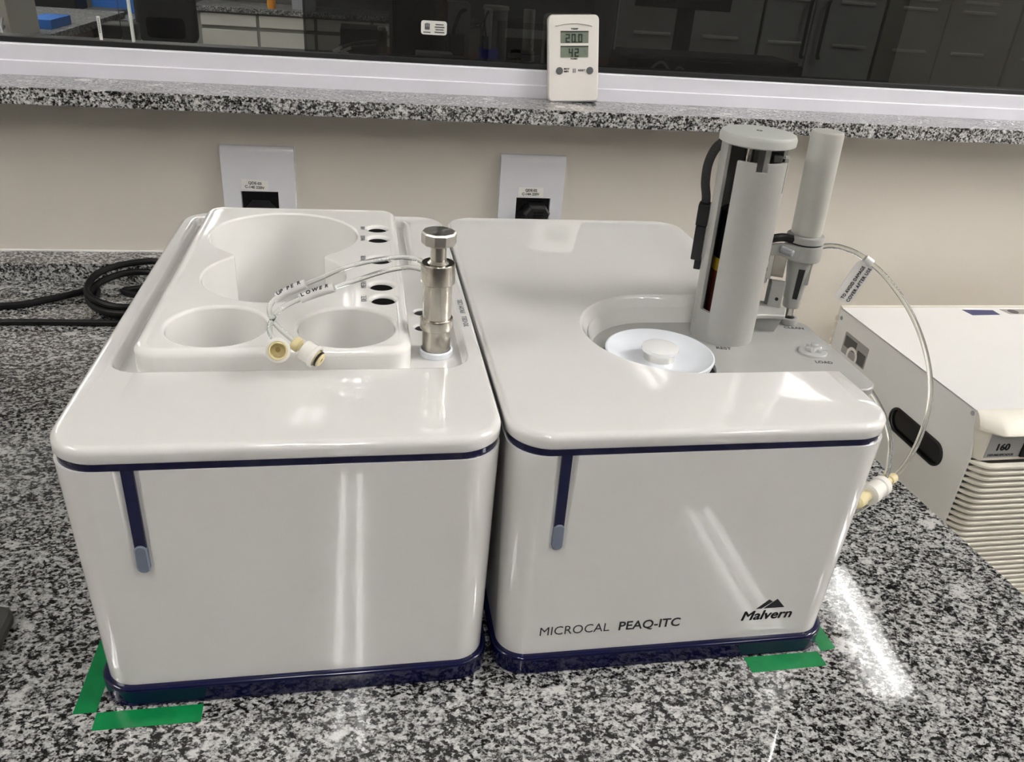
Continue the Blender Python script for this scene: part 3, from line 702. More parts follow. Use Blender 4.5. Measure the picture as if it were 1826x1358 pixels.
def tube_thing(label, path, r, i0, i1, word):
    t = thing('plastic_tube', label, 'tube', path[0])
    obj('clear_hose', tube(path, r, 12, raw=True), 'clear', t)
    sl = obj('sleeve', tube(path[i0:i1+1], r+0.0013, 16, raw=True), 'sleeve', t, 'white printed sleeve')
    a, b_ = path[i0], path[i1]; L_ = (b_-a).length
    for k, chx in enumerate(word):
        f = (k+0.8)/(len(word)+0.6); q = path[i0+int(f*(i1-i0))]
        d = (path[min(i0+int(f*(i1-i0))+1, i1)]-path[max(i0+int(f*(i1-i0))-1, i0)]).normalized()
        nrm = (CAM-q); nrm = Vector((0, -0.45, 0.9)); nrm = (nrm-d*nrm.dot(d)).normalized()
        ey = nrm.cross(d)
        o = q+nrm*(r+0.00132)-d*0.0010-ey*0.0010
        obj('letter', text(chx, 0.0036, offset=0.00010), 'ink', sl, M4=onface(o, d, ey))
    return t
ta = tube_thing('clear tube with UPPER sleeve ending in a cream male connector', PA, 0.0015, 34, 48, 'UPPER')
tb_ = tube_thing('clear tube with LOWER sleeve ending in an open cream socket connector', PB, 0.0015, 30, 47, 'LOWER')
# male connector at the front edge
p0 = Vector((-0.1085, 0.0735, 0.1900)); dM = (Vector((-0.0945, 0.0655, 0.1830))-p0).normalized()
obj('connector_nut', along(p0-dM*0.0005, dM, [(0.0030, 0), (0.0040, 0.0008), (0.0040, 0.0040), (0.0024, 0.0046), (0.0024, 0.0075)], 20), 'cream', ta, 'cream barbed nut')
mb = obj('connector_body', along(p0, dM, [(0.0048, 0.0060), (0.0057, 0.0066), (0.0057, 0.0125), (0.0064, 0.0130), (0.0064, 0.0150), (0.0052, 0.0152), (0.0050, 0.0130)], 28), 'nylon', ta, 'white nylon connector body')
obj('connector_tip', along(p0, dM, [(0.0040, 0.0120), (0.0040, 0.0176), (0.0034, 0.0182), (0.0014, 0.0182), (0.0013, 0.0165)], 28), 'cream', ta, 'cream connector tip')
obj('seal_ring', along(p0, dM, [(0.0041, 0.0158), (0.0046, 0.0162), (0.0046, 0.0168), (0.0041, 0.0172)], 28), 'black', ta, 'black seal ring')
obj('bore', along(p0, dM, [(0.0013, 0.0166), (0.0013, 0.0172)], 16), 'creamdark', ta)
# female connector
q0 = Vector((-0.1163, 0.0635, 0.1900)); dF = Vector((0.10, -0.88, 0.30)).normalized()
bm = bmesh.new()
along(q0, dF, [(0.0030, -0.0130), (0.0058, -0.0125), (0.0060, -0.0030), (0.0066, -0.0026), (0.0066, -0.0002), (0.0052, 0.0), (0.0050, -0.0020)], 32, bm, False)
obj('connector_body', bm, 'nylon', tb_, 'white nylon connector body')
obj('socket_cup', along(q0, dF, [(0.0050, -0.0060), (0.0051, 0.0008), (0.0048, 0.0011), (0.0041, 0.0010), (0.0038, -0.0040), (0.0015, -0.0045)], 32), 'cream', tb_, 'cream socket with open bore')
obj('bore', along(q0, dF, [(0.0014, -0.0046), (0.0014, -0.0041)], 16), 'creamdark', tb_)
obj('hose_stem', along(q0-dF*0.0128, -dF, [(0.0026, -0.001), (0.0022, 0.0030)], 16), 'nylon', tb_)
# long loop on the right
PC = spline([(0.2480, 0.1840, 0.2100), (0.2587, 0.1820, 0.2122), (0.2658, 0.1810, 0.2135), (0.2739, 0.1790, 0.2130), (0.2842, 0.1760, 0.2103), (0.2937, 0.1720, 0.2053), (0.3046, 0.1680, 0.1978), (0.3143, 0.1620, 0.1883), (0.3237, 0.1550, 0.1769), (0.3309, 0.1460, 0.1637), (0.3365, 0.1370, 0.1487), (0.3385, 0.1270, 0.1338), (0.3370, 0.1170, 0.1187), (0.3300, 0.1060, 0.1039), (0.3203, 0.0960, 0.0913), (0.3085, 0.0870, 0.0818), (0.2961, 0.0800, 0.0760)], 8)
tc_ = thing('plastic_tube', 'long clear tube looping from the syringe clamp with a white warning flag', 'tube', (0.27, 0.13, 0.10))
obj('clear_hose', tube(PC, 0.0019, 12, raw=True), 'clear', tc_)
flag = obj('flag', slab(-0.0340, -0.0022, -0.0082, 0.0082, 0.0018, [(0, -0.00015), (0, 0.00015)], 4), 'sleeve', tc_, 'white flag label with a printed warning')
eu = (Vector((0.2937, 0.1720, 0.2060))-Vector((0.2802, 0.1720, 0.1736))).normalized()
ev = Vector((-0.86, 0.0, 0.36))
FM = onface((0.2937, 0.1712, 0.2053), eu, ev)
flag.data.transform(FM)
for s, u_, v_, wd in (('TO AVOID DAMAGE', -0.0320, -0.0004, 0.0272), ('COVER AFTER USE', -0.0325, -0.0060, 0.0286)):
    obj('lettering', text(s, 0.0042, width=wd, bold=0.00022, space=1.12), 'ink', flag, M4=FM @ Matrix.Translation((u_, v_, 0.0003)))
obj('flag_fold', tube(PC[38:43], 0.0031, 14, raw=True), 'sleeve', tc_)
e0 = Vector((0.2961, 0.0800, 0.0760)); dE = (Vector((0.2402, 0.0450, 0.0785))-e0).normalized()
obj('hose_nut', along(e0, dE, [(0.0026, -0.004), (0.0034, -0.003), (0.0036, 0.004), (0.0028, 0.005), (0.0028, 0.009), (0.0040, 0.0095), (0.0040, 0.014)], 20), 'cream', tc_, 'cream end of the coupling')
obj('coupling', along(e0, dE, [(0.0060, 0.014), (0.0072, 0.0150), (0.0072, 0.0205), (0.0064, 0.0215), (0.0064, 0.0285), (0.0074, 0.0292), (0.0074, 0.0360), (0.0060, 0.0370)], 28), 'nylon', tc_, 'white ribbed coupling')
obj('coupling_tip', along(e0, dE, [(0.0036, 0.037), (0.0036, 0.044), (0.0046, 0.045), (0.0046, 0.0520), (0.0030, 0.054)], 20), 'cream', tc_, 'cream tip of the coupling')
PD = [(0.2440, 0.0900, 0.1440), (0.2609, 0.0920, 0.1460), (0.2714, 0.0950, 0.1371), (0.2810, 0.0950, 0.1258), (0.2881, 0.0920, 0.1137), (0.2919, 0.0880, 0.1022), (0.2918, 0.0840, 0.0931), (0.2881, 0.0770, 0.0850), (0.2800, 0.0690, 0.0770), (0.2700, 0.0620, 0.0700), (0.2500, 0.0560, 0.0640), (0.2300, 0.0560, 0.0620)]
o = obj('plastic_tube', tube(PD, 0.0019, 12), 'clear'); tag(o, 'short clear tube hanging from under the grey deck plate', 'tube')
# ---------------------------------------------------------------- green tapes on the granite
def tape(pts, label):
    o = obj('tape_strip', prism(pts, 'z', 0.0, 0.00025), 'tape'); tag(o, label, 'tape', 'green tape strips marking the place of the instruments'); return o
tape([(-0.2325, -0.0012), (-0.2202, -0.0010), (-0.2202, 0.0525), (-0.2322, 0.0530)], 'green tape strip running back along the left side of the left module')
tape([(-0.2195, -0.0133), (-0.1632, -0.0135), (-0.1636, -0.0014), (-0.2200, -0.0016)], 'green tape strip along the front left corner of the left module')
tape([(0.1648, -0.0130), (0.2160, -0.0124), (0.2158, -0.0006), (0.1640, -0.0006)], 'green tape strip along the front of the right module')
tape([(0.2182, -0.0008), (0.2292, 0.0008), (0.2290, 0.0260), (0.2200, 0.0262)], 'glinting green tape strip beside the right end of the right module')

# ---------------------------------------------------------------- wall sockets
def socket(x0, x1, label, txt, lx0, lx1, lz0, lz1, tilt, hx0, hx1):
    t = thing('wall_socket', label, 'wall socket', ((x0+x1)/2, WY, 0.06))
    y = WY
    pts = [(y, 0.035), (y-0.008, 0.037), (y-0.010, 0.042), (y-0.010, 0.150), (y-0.0085, 0.1562), (y-0.005, 0.1585), (y, 0.1590)]
    pl = obj('socket_plate', prism(pts, 'x', x0, x1), 'plug', t)
    boolean(pl, [box(hx0, hx1, y-0.02, y-0.0015, 0.060, 0.1048)])
    obj('socket_insert', box(hx0+0.0005, hx1-0.0005, y-0.0040, y-0.0008, 0.0605, 0.1043), 'blackgloss', t, 'black socket insert')
    bm = bmesh.new(); bmc = [(-0.018, 0), (-0.010, 0.009), (0.010, 0.009), (0.018, 0), (0.010, -0.009), (-0.010, -0.009)]
    xc = (hx0+hx1)/2
    loft(bm, [[(xc+a*f, yy, 0.0830+b*f) for a, b in bmc] for f, yy in ((1, y-0.0041), (1, y-0.0052), (0.86, y-0.0055))])
    obj('socket_hexagon', bm, 'black', t)
    lb = obj('label_sticker', box((lx0-lx1)/2, (lx1-lx0)/2, -0.0003, 0.0, (lz0-lz1)/2, (lz1-lz0)/2), 'paper', t, 'white paper label', M4=Matrix.Translation(((lx0+lx1)/2, y-0.0101, (lz0+lz1)/2)) @ Matrix.Rotation(tilt, 4, 'Y'))
    cx, cz = (lx0+lx1)/2, (lz0+lz1)/2
    Rm = Matrix.Rotation(tilt, 4, 'Y')
    for s, dx, dz, wd in ((txt[0], -0.0075, 0.0008, 0.0155), (txt[1], -0.0115, -0.0042, 0.0230)):
        me = text(s, 0.0046, width=wd, offset=0.00012)
        obj('lettering', me, 'ink', lb, M4=Matrix.Translation((cx, y-0.0105, cz)) @ Rm @ onface((dx, 0, dz), (1, 0, 0), (0, 0, 1)))
    return t
socket(-0.2385, -0.1525, 'white wall socket plate above the back of the left module', ('QDE-03', 'C-14E 220V'), -0.2165, -0.1850, 0.1062, 0.1192, 0.06, -0.2180, -0.1735)
socket(0.1040, 0.1890, 'white wall socket plate with a black plug pushed in', ('QDE-02', 'C-14A 220V'), 0.1290, 0.1620, 0.1066, 0.1185, 0.0, 0.1270, 0.1725)
pg = thing('power_plug', 'black mains plug pushed into the socket behind the right module', 'plug', (0.152, WY-0.006, 0.075))
bm = bmesh.new(); hexp = [(-0.0175, 0), (-0.010, 0.0105), (0.011, 0.0105), (0.0175, 0.001), (0.0125, -0.0125), (-0.0125, -0.0125)]
loft(bm, [[(0.1530+a*f, yy, 0.0875+b*f) for a, b in hexp] for f, yy in ((1.0, WY-0.0058), (1.0, WY-0.0240), (0.85, WY-0.0300), (0.60, WY-0.0310))])
obj('plug_body', bm, 'black', pg)
bm = bmesh.new(); [box(0.1465, 0.1600, WY-0.0316, WY-0.0309, 0.0835+0.0035*i, 0.0848+0.0035*i, bm=bm) for i in range(3)]
obj('grip_rib', bm, 'blackgloss', pg)
obj('plug_cable', tube([(0.153, WY-0.029, 0.080), (0.153, WY-0.036, 0.066), (0.152, WY-0.036, 0.045), (0.150, 0.640, 0.020), (0.150, 0.60, 0.006)], 0.0035), 'cord', pg)

# ---------------------------------------------------------------- hygrometer on the sill
hy = thing('hygrometer', 'cream digital thermometer hygrometer leaning on the window frame', 'hygrometer', (0.196, 0.712, 0.2235))
HM = Matrix.Translation((0.1945, 0.7015, 0.2250)) @ Matrix.Rotation(math.radians(-3.2), 4, 'Y') @ Matrix.Rotation(math.radians(-10.5), 4, 'X')
# local: x right, z up, front face at y = 0, back at y = +d
def hobj(name, geo, mat, parent, label=None, angle=35): return obj(name, geo, mat, parent, label, M4=HM, angle=angle)
XZ = Matrix(((1, 0, 0, 0), (0, 0, 1, 0), (0, -1, 0, 0), (0, 0, 0, 1)))
Hh, Hw = 0.1015, 0.0325
hc = hobj('case', xzslab(-Hw, Hw, 0.0, Hh, 0.0060, [(0.002, 0.0130), (0.0008, 0.0115), (0.0, 0.003), (0.0008, 0.0008), (0.0022, 0.0)], 6), 'hyg', hy)
bm = bmesh.new()
n = 14
loft(bm, [[(0.023*(2*i/n-1), y, 0.0885+0.004*(1-(2*i/n-1)**2)*1.0+dz) for i in range(n+1)] + [(0.023*(1-2*i/n), y, 0.0870+0.0032*(1-(1-2*i/n)**2)+dz) for i in range(n+1)] for y, dz in ((0.001, 0), (-0.0016, 0.0008))])
hobj('brow_ridge', bm, 'hyg', hc)
for z0, z1 in ((0.0685, 0.0825), (0.0520, 0.0655)):
    sc_ = hobj('lcd_screen', xzslab(-0.0170, 0.0185, z0, z1, 0.0008, [(0, 0.0004), (0, -0.0003)], 2), 'lcd', hy, 'grey green display window')
    hobj('screen_shade', box(-0.0170, 0.0185, -0.0006, -0.0001, z1-0.0015, z1), 'lcdink', sc_)
SEG = {'0': 'abcdef', '2': 'abged', '4': 'fgbc'}
def digit(ch, x, z, w_=0.0052, h=0.0098, t=0.0015):
    bm = bmesh.new(); y0, y1 = -0.0007, -0.0003
    R = {'a': (0, w_, h-t, h), 'd': (0, w_, 0, t), 'g': (0, w_, h/2-t/2, h/2+t/2), 'f': (0, t, h/2, h), 'e': (0, t, 0, h/2), 'b': (w_-t, w_, h/2, h), 'c': (w_-t, w_, 0, h/2)}
    for k in SEG[ch]:
        a, b_, c, d_ = R[k]; box(x+a, x+b_, y0, y1, z+c, z+d_, bm=bm)
    return bm
for i, (ch, x, z) in enumerate((('2', -0.0105, 0.0693), ('0', -0.0030, 0.0693), ('0', 0.0055, 0.0693), ('4', -0.0065, 0.0527), ('2', 0.0010, 0.0527))):
    hobj('digit', digit(ch, x, z), 'lcdink', hy)
hobj('decimal_point', box(0.0030, 0.0042, -0.0007, -0.0003, 0.0692, 0.0704), 'lcdink', hy)
for s, x, z, sz in (('\u00b0', 0.0125, 0.0735, 0.006), ('%', 0.0120, 0.0555, 0.0075)):
    obj('unit_sign', text(s, sz), 'greyink', hy, M4=HM @ onface((x, -0.0004, z), (1, 0, 0), (0, 0, 1)))
for s, x, z, wd in (('TEMP', -0.0040, 0.0840, 0.0095), ('HUMID', -0.0040, 0.0496, 0.0090)):
    obj('lettering', text(s, 0.0026, width=wd, offset=0.0001), 'ink', hc, M4=HM @ onface((x, -0.0001, z), (1, 0, 0), (0, 0, 1)))
for s, x, z, wd in (('MAX/', -0.0128, 0.0378, 0.0075), ('MIN', -0.0128, 0.0347, 0.0065), ('RESET', 0.0055, 0.0360, 0.0098)):
    obj('lettering', text(s, 0.0030, width=wd, offset=0.00012, shear=0.2), 'ink', hc, M4=HM @ onface((x, -0.0001, z), (1, 0, 0), (0, 0, 1)))
for x in (-0.0182, 0.0208):
    hobj('button', along((x, 0.0003, 0.0365), (0, -1, 0), [(0.0044, 0), (0.0044, 0.0012), (0.0036, 0.0017)], 24), 'button', hy, 'round grey push button')
bm = bmesh.new(); [box(-0.0012+0.0016*i, -0.0006+0.0016*i, -0.0003, 0.0003, 0.0340, 0.0392, bm=bm) for i in range(3)]
hobj('vent_slot', bm, 'greyink', hc)
bm = bmesh.new()
loft(bm, [[(Hw*(2*i/n-1)*0.95, y, 0.0004+0.0018*(1-(2*i/n-1)**2)) for i in range(n+1)] + [(Hw*(1-2*i/n)*0.95, y, -0.0008) for i in range(n+1)] for y in (0.001, 0.012)])
hobj('bottom_edge', bm, 'button', hc)

# ---------------------------------------------------------------- black cords on the left
o = obj('mains_cable', tube([(-0.62, 0.553, 0.0042), (-0.4665, 0.562, 0.0042), (-0.425, 0.580, 0.0042), (-0.388, 0.603, 0.006), (-0.372, 0.590, 0.013), (-0.366, 0.560, 0.008), (-0.345, 0.536, 0.005), (-0.310, 0.527, 0.006), (-0.285, 0.545, 0.012), (-0.285, 0.585, 0.018), (-0.310, 0.612, 0.024), (-0.345, 0.614, 0.024), (-0.370, 0.590, 0.020), (-0.373, 0.560, 0.014), (-0.352, 0.531, 0.012), (-0.318, 0.521, 0.013), (-0.282, 0.540, 0.016), (-0.276, 0.585, 0.026), (-0.305, 0.623, 0.034), (-0.345, 0.620, 0.033), (-0.372, 0.596, 0.029), (-0.374, 0.563, 0.021), (-0.354, 0.539, 0.018), (-0.325, 0.531, 0.016), (-0.295, 0.560, 0.014), (-0.300, 0.600, 0.012), (-0.345, 0.592, 0.010), (-0.300, 0.578, 0.0055), (-0.26, 0.570, 0.005), (-0.23, 0.50, 0.005), (-0.20, 0.385, 0.012)], 0.0040, 10, 8), 'cord')
tag(o, 'black power cord gathered into a loose coil left of the left module', 'cable')
o = obj('mains_cable', tube([(-0.62, 0.512, 0.0037), (-0.4517, 0.520, 0.0037), (-0.3374, 0.517, 0.0037), (-0.24, 0.512, 0.0037), (-0.15, 0.47, 0.0037), (-0.13, 0.385, 0.010)], 0.0035, 10, 8), 'cord')
tag(o, 'straight black power cord lying in front of the coiled one', 'cable')
o = obj('device_case', slab(-0.42, -0.2862, 0.030, 0.082, 0.012, [(0.002, 0.0), (0, 0.002), (0, 0.006), (0.002, 0.008)], 6), 'padgrey')
tag(o, 'dark grey rounded object on the granite at the left edge of the photo', 'device')

# ================================================================== DEHUMIDIFIER
XD, YD0, YD1, ZD = 0.5925, 0.3320, 0.620, -0.0232
XE = 0.985
dh = thing('dehumidifier', 'white box dehumidifier with cream slatted front beyond the worktop end', 'dehumidifier', (0.79, 0.47, ZF))
side = obj('side_panel', prism([(0.3175, ZF), (YD1, ZF), (YD1, ZD-0.0008), (YD1-0.0008, ZD-0.0003), (YD0+0.0008, ZD-0.0003), (YD0, ZD-0.0012), (0.3175, -0.0755)], 'x', XD, XD+0.002), 'dehum', dh)
def stad(y0, y1, z0, z1, r, x0, x1, n=8):
    bm = bmesh.new(); loft(bm, [[(x, y, z) for y, z in rrect(y0, y1, z0, z1, r, n)] for x in (x0, x1)]); return bm
boolean(side, [stad(0.3550, 0.4585, -0.1175, -0.0880, 0.0147, XD-0.01, XD+0.01)])
gp = obj('grip_recess', stad(0.3535, 0.4600, -0.1190, -0.0865, 0.0160, XD+0.0021, XD+0.035), 'blackgloss', dh, 'black hand grip slot in the side')
bm = bmesh.new()
for y0, y1, z0, z1, r in ((0.3535, 0.4600, -0.1190, -0.0865, 0.016),):
    A = rrect(y0, y1, z0, z1, r); B = rrect(y0+0.0028, y1-0.0028, z0+0.0028, z1-0.0028, r-0.0028)
    loft(bm, [[(XD+0.0005, y, z) for y, z in A], [(XD-0.0012, y, z) for y, z in A], [(XD-0.0016, y, z) for y, z in B], [(XD+0.0005, y, z) for y, z in B]], False, False)
obj('grip_rim', bm, 'black', dh)
obj('top_panel', box(XD, XE, YD0, YD1, ZD-0.002, ZD, 0.0006), 'dehumtop', dh, 'flat white top')
obj('right_panel', box(XE-0.002, XE, YD0, YD1, ZF, ZD-0.002), 'dehum', dh)
bk = obj('back_panel', box(XD+0.001, XE-0.001, YD1, YD1+0.006, ZF, ZD+0.0010, 0.0006), 'dehumcream', dh, 'cream back grille')
gm = bm_mesh(box(XD-0.0020, XD+0.006, YD1+0.0008, YD1+0.0055, -0.0032, 0.0032, 0.0008), 'grille_bar'); gm.materials.append(M['dehumcream'])
for i in range(24): shared('grille_bar', gm, bk, (0, 0, -0.040-0.0115*i))
# moulded top lip
lp = [(0.3335, -0.0230), (0.3290, -0.0232), (0.3200, -0.0262), (0.3105, -0.0320), (0.3045, -0.0375), (0.3030, -0.0400), (0.3040, -0.0415), (0.3180, -0.0420), (0.3335, -0.0420)]
bm = bmesh.new()
# left end is chamfered: inner stations sit further forward
def lipring(x, f): return [(x, 0.3335-(0.3335-y)*f, z) for y, z in lp]
loft(bm, [lipring(XD+0.0005, 0.45), lipring(XD+0.006, 0.62), lipring(XD+0.020, 0.98), lipring(XD+0.026, 1.0), lipring(XE, 1.0)])
obj('top_lip', bm, 'dehumcream', dh, 'rounded cream lip over the control strip')
obj('control_strip', prism([(XD+0.001, 0.326), (XD+0.010, 0.3135), (XE, 0.3135), (XE, 0.332), (XD+0.001, 0.332)], 'z', -0.0775, -0.0420), 'dehumcream', dh)
lbp = obj('label_plate', box(0.6055, 0.6490, 0.3125, 0.3136, -0.0735, -0.0425), 'silverlabel', dh, 'silver printed label')
lettering('160', 0.0122, (0.6172, 0.3124, -0.0640), (1, 0, 0), (0, 0, 1), lbp, 'ink', width=0.0165, bold=0.0012)
lettering('DESUMIDIFICADOR', 0.0042, (0.6090, 0.3124, -0.0715), (1, 0, 0), (0, 0, 1), lbp, 'ink', width=0.0330, offset=0.00015)
obj('brand_bar', prism([(0.6195, -0.0448), (0.6370, -0.0448), (0.6380, -0.0430), (0.6215, -0.0430)], 'y', 0.3120, 0.3126), 'ink', lbp)
obj('display', box(0.6500, 0.700, 0.3105, 0.3136, -0.0735, -0.0430, 0.0008), 'blackgloss', dh, 'black display window')
obj('front_backing', box(XD+0.004, XE-0.002, 0.3180, 0.3200, ZF+0.02, -0.0780), 'stickerdark', dh)
def slat_mesh():
    bm = bmesh.new(); P = [(XD+0.0006, 0.3240)] + [(XD+0.0045, 0.3150), (XD+0.0100, 0.3080), (XD+0.0165, 0.3038), (XD+0.0230, 0.3026), (XE, 0.3026)]
    S = [(-0.0021, 0.0008), (-0.0014, 0.0), (0.0012, 0.0), (0.0021, 0.0010), (0.0021, 0.0075), (-0.0021, 0.0075)]   # (z, back)
    rings = []
    for i, (x, y) in enumerate(P):
        t = Vector((P[min(i+1, len(P)-1)][0]-P[max(i-1, 0)][0], P[min(i+1, len(P)-1)][1]-P[max(i-1, 0)][1])).normalized(); nb = Vector((-t.y, t.x))
        rings.append([(x+nb.x*b_, y+nb.y*b_, z) for z, b_ in S])
    loft(bm, rings); me = bm_mesh(bm, 'slat'); me.materials.append(M['dehumcream']); return me
sm_ = slat_mesh()
for i in range(46):
    shared('slat', sm_, dh, (0, 0, -0.0815-0.00775*i))
for y, z in ((0.6175, -0.0365), (0.3340, -0.0290)):
    obj('screw', along((XD-0.0001, y-0.004 if y > 0.5 else y+0.002, z), (-1, 0, 0), [(0.0030, 0), (0.0026, 0.0008), (0.0012, 0.0011)], 16), 'fargrey', dh)
sk = obj('side_sticker', stad(0.5360, 0.5945, -0.0790, -0.0480, 0.002, XD-0.0003, XD+0.0001, 3), 'stickermid', dh, 'grey printed sticker with a round dial picture')
obj('sticker_print', stad(0.5630, 0.5915, -0.0680, -0.0525, 0.001, XD-0.0005, XD-0.0003, 2), 'stickerdark', sk)
obj('sticker_print', stad(0.5385, 0.5580, -0.0775, -0.0600, 0.001, XD-0.0005, XD-0.0003, 2), 'stickerdark', sk)
bm = bmesh.new(); n = 36
loft(bm, [[(xx, 0.5680+r*math.cos(2*PI*i/n), -0.0745+r*math.sin(2*PI*i/n)) for i in range(n)] for r, xx in ((0.0085, XD-0.0006), (0.0130, XD-0.0006), (0.0130, XD-0.0003), (0.0085, XD-0.0003))], False, False)
obj('dial_ring', bm, 'paper', sk)
obj('top_sticker', prism([(0.7777, 0.6110), (0.8267, 0.6090), (0.8265, 0.5930), (0.7805, 0.5915)], 'z', ZD, ZD+0.0003), 'blue', dh, 'small blue sticker on the top')
ts2 = obj('top_sticker', prism([(0.8400, 0.6125), (0.9000, 0.6110), (0.9000, 0.5950), (0.8440, 0.5955)], 'z', ZD, ZD+0.0003), 'stickermid', dh, 'grey sticker on the top')
obj('sticker_print', lathe([(0.0075, ZD+0.0003), (0.0075, ZD+0.0005)], 24, (0.8560, 0.6035, 0)), 'stickerdark', ts2)

# ================================================================== ROOM BEHIND THE WINDOW
# white drawer cabinet with granite top
dc = thing('drawer_cabinet', 'white drawer cabinet under a granite top in the far room', 'cabinet', (-0.6, 7.1, ZF))
obj('carcass', box(-1.335, 0.9, 6.815, 7.4, ZF, -0.178), 'fargroove', dc)
obj('granite_top', box(-1.345, 0.92, 6.775, 7.42, -0.178, -0.140, 0.004), 'granitefar', dc)
for cx0, cx1 in ((-1.285, -0.872), (-0.848, -0.43), (-0.405, 0.01), (0.035, 0.45)):
    for z0, z1 in ((-0.276, -0.190), (-0.490, -0.305), (-0.70, -0.505), (-0.88, -0.715)):
        obj('drawer', box(cx0, cx1, 6.795, 6.815, z0, z1, 0.003), 'farwhite', dc)
o = obj('pot', lathe([(0.030, 0), (0.034, 0.03), (0.034, 0.085), (0.028, 0.095)], 24, (-0.757, 6.90, -0.140)), 'orange'); tag(o, 'small orange pot on the far drawer cabinet', 'pot')
o = obj('carton', box(-0.60, -0.42, 6.90, 7.10, -0.140, 0.06, 0.004), 'fargrey'); tag(o, 'grey carton on the far drawer cabinet', 'carton')
# black office chair, back to the window
ch = thing('office_chair', 'black office chair with padded back in the far room', 'chair', (-1.24, 5.65, ZF))
obj('backrest', xzslab(-1.425, -1.060, -0.272, 0.30, 0.07, [(0.03, 5.33), (0.008, 5.345), (0.0, 5.37), (0.008, 5.41), (0.03, 5.42)], 8), 'farblack', ch)
obj('back_panel', xzslab(-1.36, -1.13, -0.235, -0.11, 0.03, [(0, 5.335), (0.006, 5.326)], 6), 'blackgloss', ch)
obj('seat', slab(-1.47, -1.02, 5.46, 5.95, 0.08, [(0.02, -0.46), (0, -0.44), (0, -0.41), (0.02, -0.39)], 8), 'farblack', ch)
obj('back_stem', box(-1.28, -1.20, 5.42, 5.47, -0.46, -0.10, 0.005), 'farblack', ch)
obj('gas_post', lathe([(0.03, ZF+0.06), (0.025, -0.46)], 20, (-1.24, 5.70, 0)), 'farblack', ch)
for i in range(5):
    a = 2*PI*i/5+0.3
    obj('foot', tube([(-1.24, 5.70, ZF+0.09), (-1.24+0.16*math.cos(a), 5.70+0.16*math.sin(a), ZF+0.075), (-1.24+0.30*math.cos(a), 5.70+0.30*math.sin(a), ZF+0.03)], 0.022, 8, 4), 'farblack', ch)
# L shaped bench, left
ba = thing('lab_bench', 'grey topped lab bench across the back left of the far room', 'bench', (-2.6, 6.2, ZF))
obj('bench_top', box(-4.2, -1.55, 5.75, 6.5, -0.215, -0.180, 0.004), 'granitefar', ba)
obj('bench_side', box(-4.2, -1.60, 5.80, 6.45, ZF, -0.215), 'farwhite', ba)
bb = thing('lab_bench', 'white lab bench with grey top edge running away from the window', 'bench', (-1.9, 4.4, ZF))
obj('bench_top', box(-2.3, -1.450, 3.3, 5.25, -0.125, -0.087, 0.004), 'granitefar', bb)
obj('bench_side', box(-2.25, -1.475, 3.35, 5.20, ZF, -0.125), 'benchbrown', bb)
for i in range(3): obj('cabinet_door', box(-1.475, -1.462, 3.37+0.62*i, 3.96+0.62*i, ZF+0.1, -0.175, 0.003), 'farwhite', bb)
cn = thing('instrument_box', 'white boxy instrument with cables on the far left bench', 'instrument', (-1.62, 3.75, -0.087))
obj('box_body', box(-1.80, -1.50, 3.60, 3.95, -0.087, 0.14, 0.012), 'farwhite', cn)
for i in range(2): obj('cable', tube([(-1.52, 3.59, 0.00-0.03*i), (-1.50, 3.50, -0.03-0.01*i), (-1.46-0.02*i, 3.45, -0.075), (-1.47, 3.60, -0.081)], 0.006, 8, 6), 'fargrey', cn)
o = obj('folder', box(-1.62, -1.50, 4.10, 4.40, -0.087, -0.045, 0.003), 'farblue'); tag(o, 'blue folder lying on the white far bench', 'folder')
for nm, x0, x1, y0, y1, z0, z1, mt, lb, ct in (('desk_device', -2.34, -1.92, 5.95, 6.2, -0.180, -0.05, 'farblack', 'black device at the left on the far grey bench', 'device'),
        ('laptop', -1.90, -1.66, 5.90, 6.2, -0.180, -0.150, 'farblack', 'flat black laptop on the far grey bench', 'laptop'),
        ('storage_box', -1.90, -1.62, 6.22, 6.42, -0.180, 0.02, 'farblue', 'blue storage box behind the flat black laptop', 'box'),
        ('waste_bin', -1.43, -1.27, 4.62, 4.80, ZF, -0.10, 'farblack', 'tall black waste bin beside the white far bench', 'bin')):
    t = thing(nm, lb, ct, ((x0+x1)/2, (y0+y1)/2, z0))
    obj('body', slab(x0, x1, y0, y1, 0.012, [(0.006, z0), (0, z0+0.006), (0, z1-0.006), (0.006, z1)], 4), mt, t)
    obj('top_panel', slab(x0+0.02, x1-0.02, y0+0.02, y1-0.02, 0.01, [(0, z1), (0.004, z1+0.004)], 4), 'padgrey' if mt == 'farblack' else mt, t)
# dark desk behind the tinted pane
ds = thing('desk', 'dark desk seen through the tinted pane', 'desk', (0.5, 3.8, ZF))
obj('desk_top', box(-0.18, 2.10, 3.25, 4.25, -0.125, -0.095, 0.004), 'farbrown', ds)
for x in (-0.15, 2.02):
    for y in (3.3, 4.17): obj('desk_leg', box(x, x+0.04, y, y+0.04, ZF, -0.125), 'fargrey', ds)
pc = thing('computer_tower', 'black computer tower on the dark desk', 'computer', (0.17, 3.8, -0.095))
obj('case', box(0.07, 0.262, 3.62, 3.98, -0.095, 0.36, 0.006), 'farblack', pc)
obj('front_bezel', box(0.085, 0.247, 3.605, 3.62, -0.08, 0.34, 0.005), 'blackgloss', pc)
o = obj('carton', box(0.17, 0.33, 3.45, 3.55, -0.095, -0.027, 0.004), 'fargrey'); tag(o, 'low grey carton in front of the black computer tower', 'carton')
o = obj('carton', box(0.265, 0.32, 3.75, 3.95, -0.095, 0.25, 0.003), 'farbrown'); tag(o, 'brown carton beside the black computer tower', 'carton')
rb = thing('power_box', 'upright pale grey power box with a looped black cable', 'power box', (0.37, 3.7, -0.095))
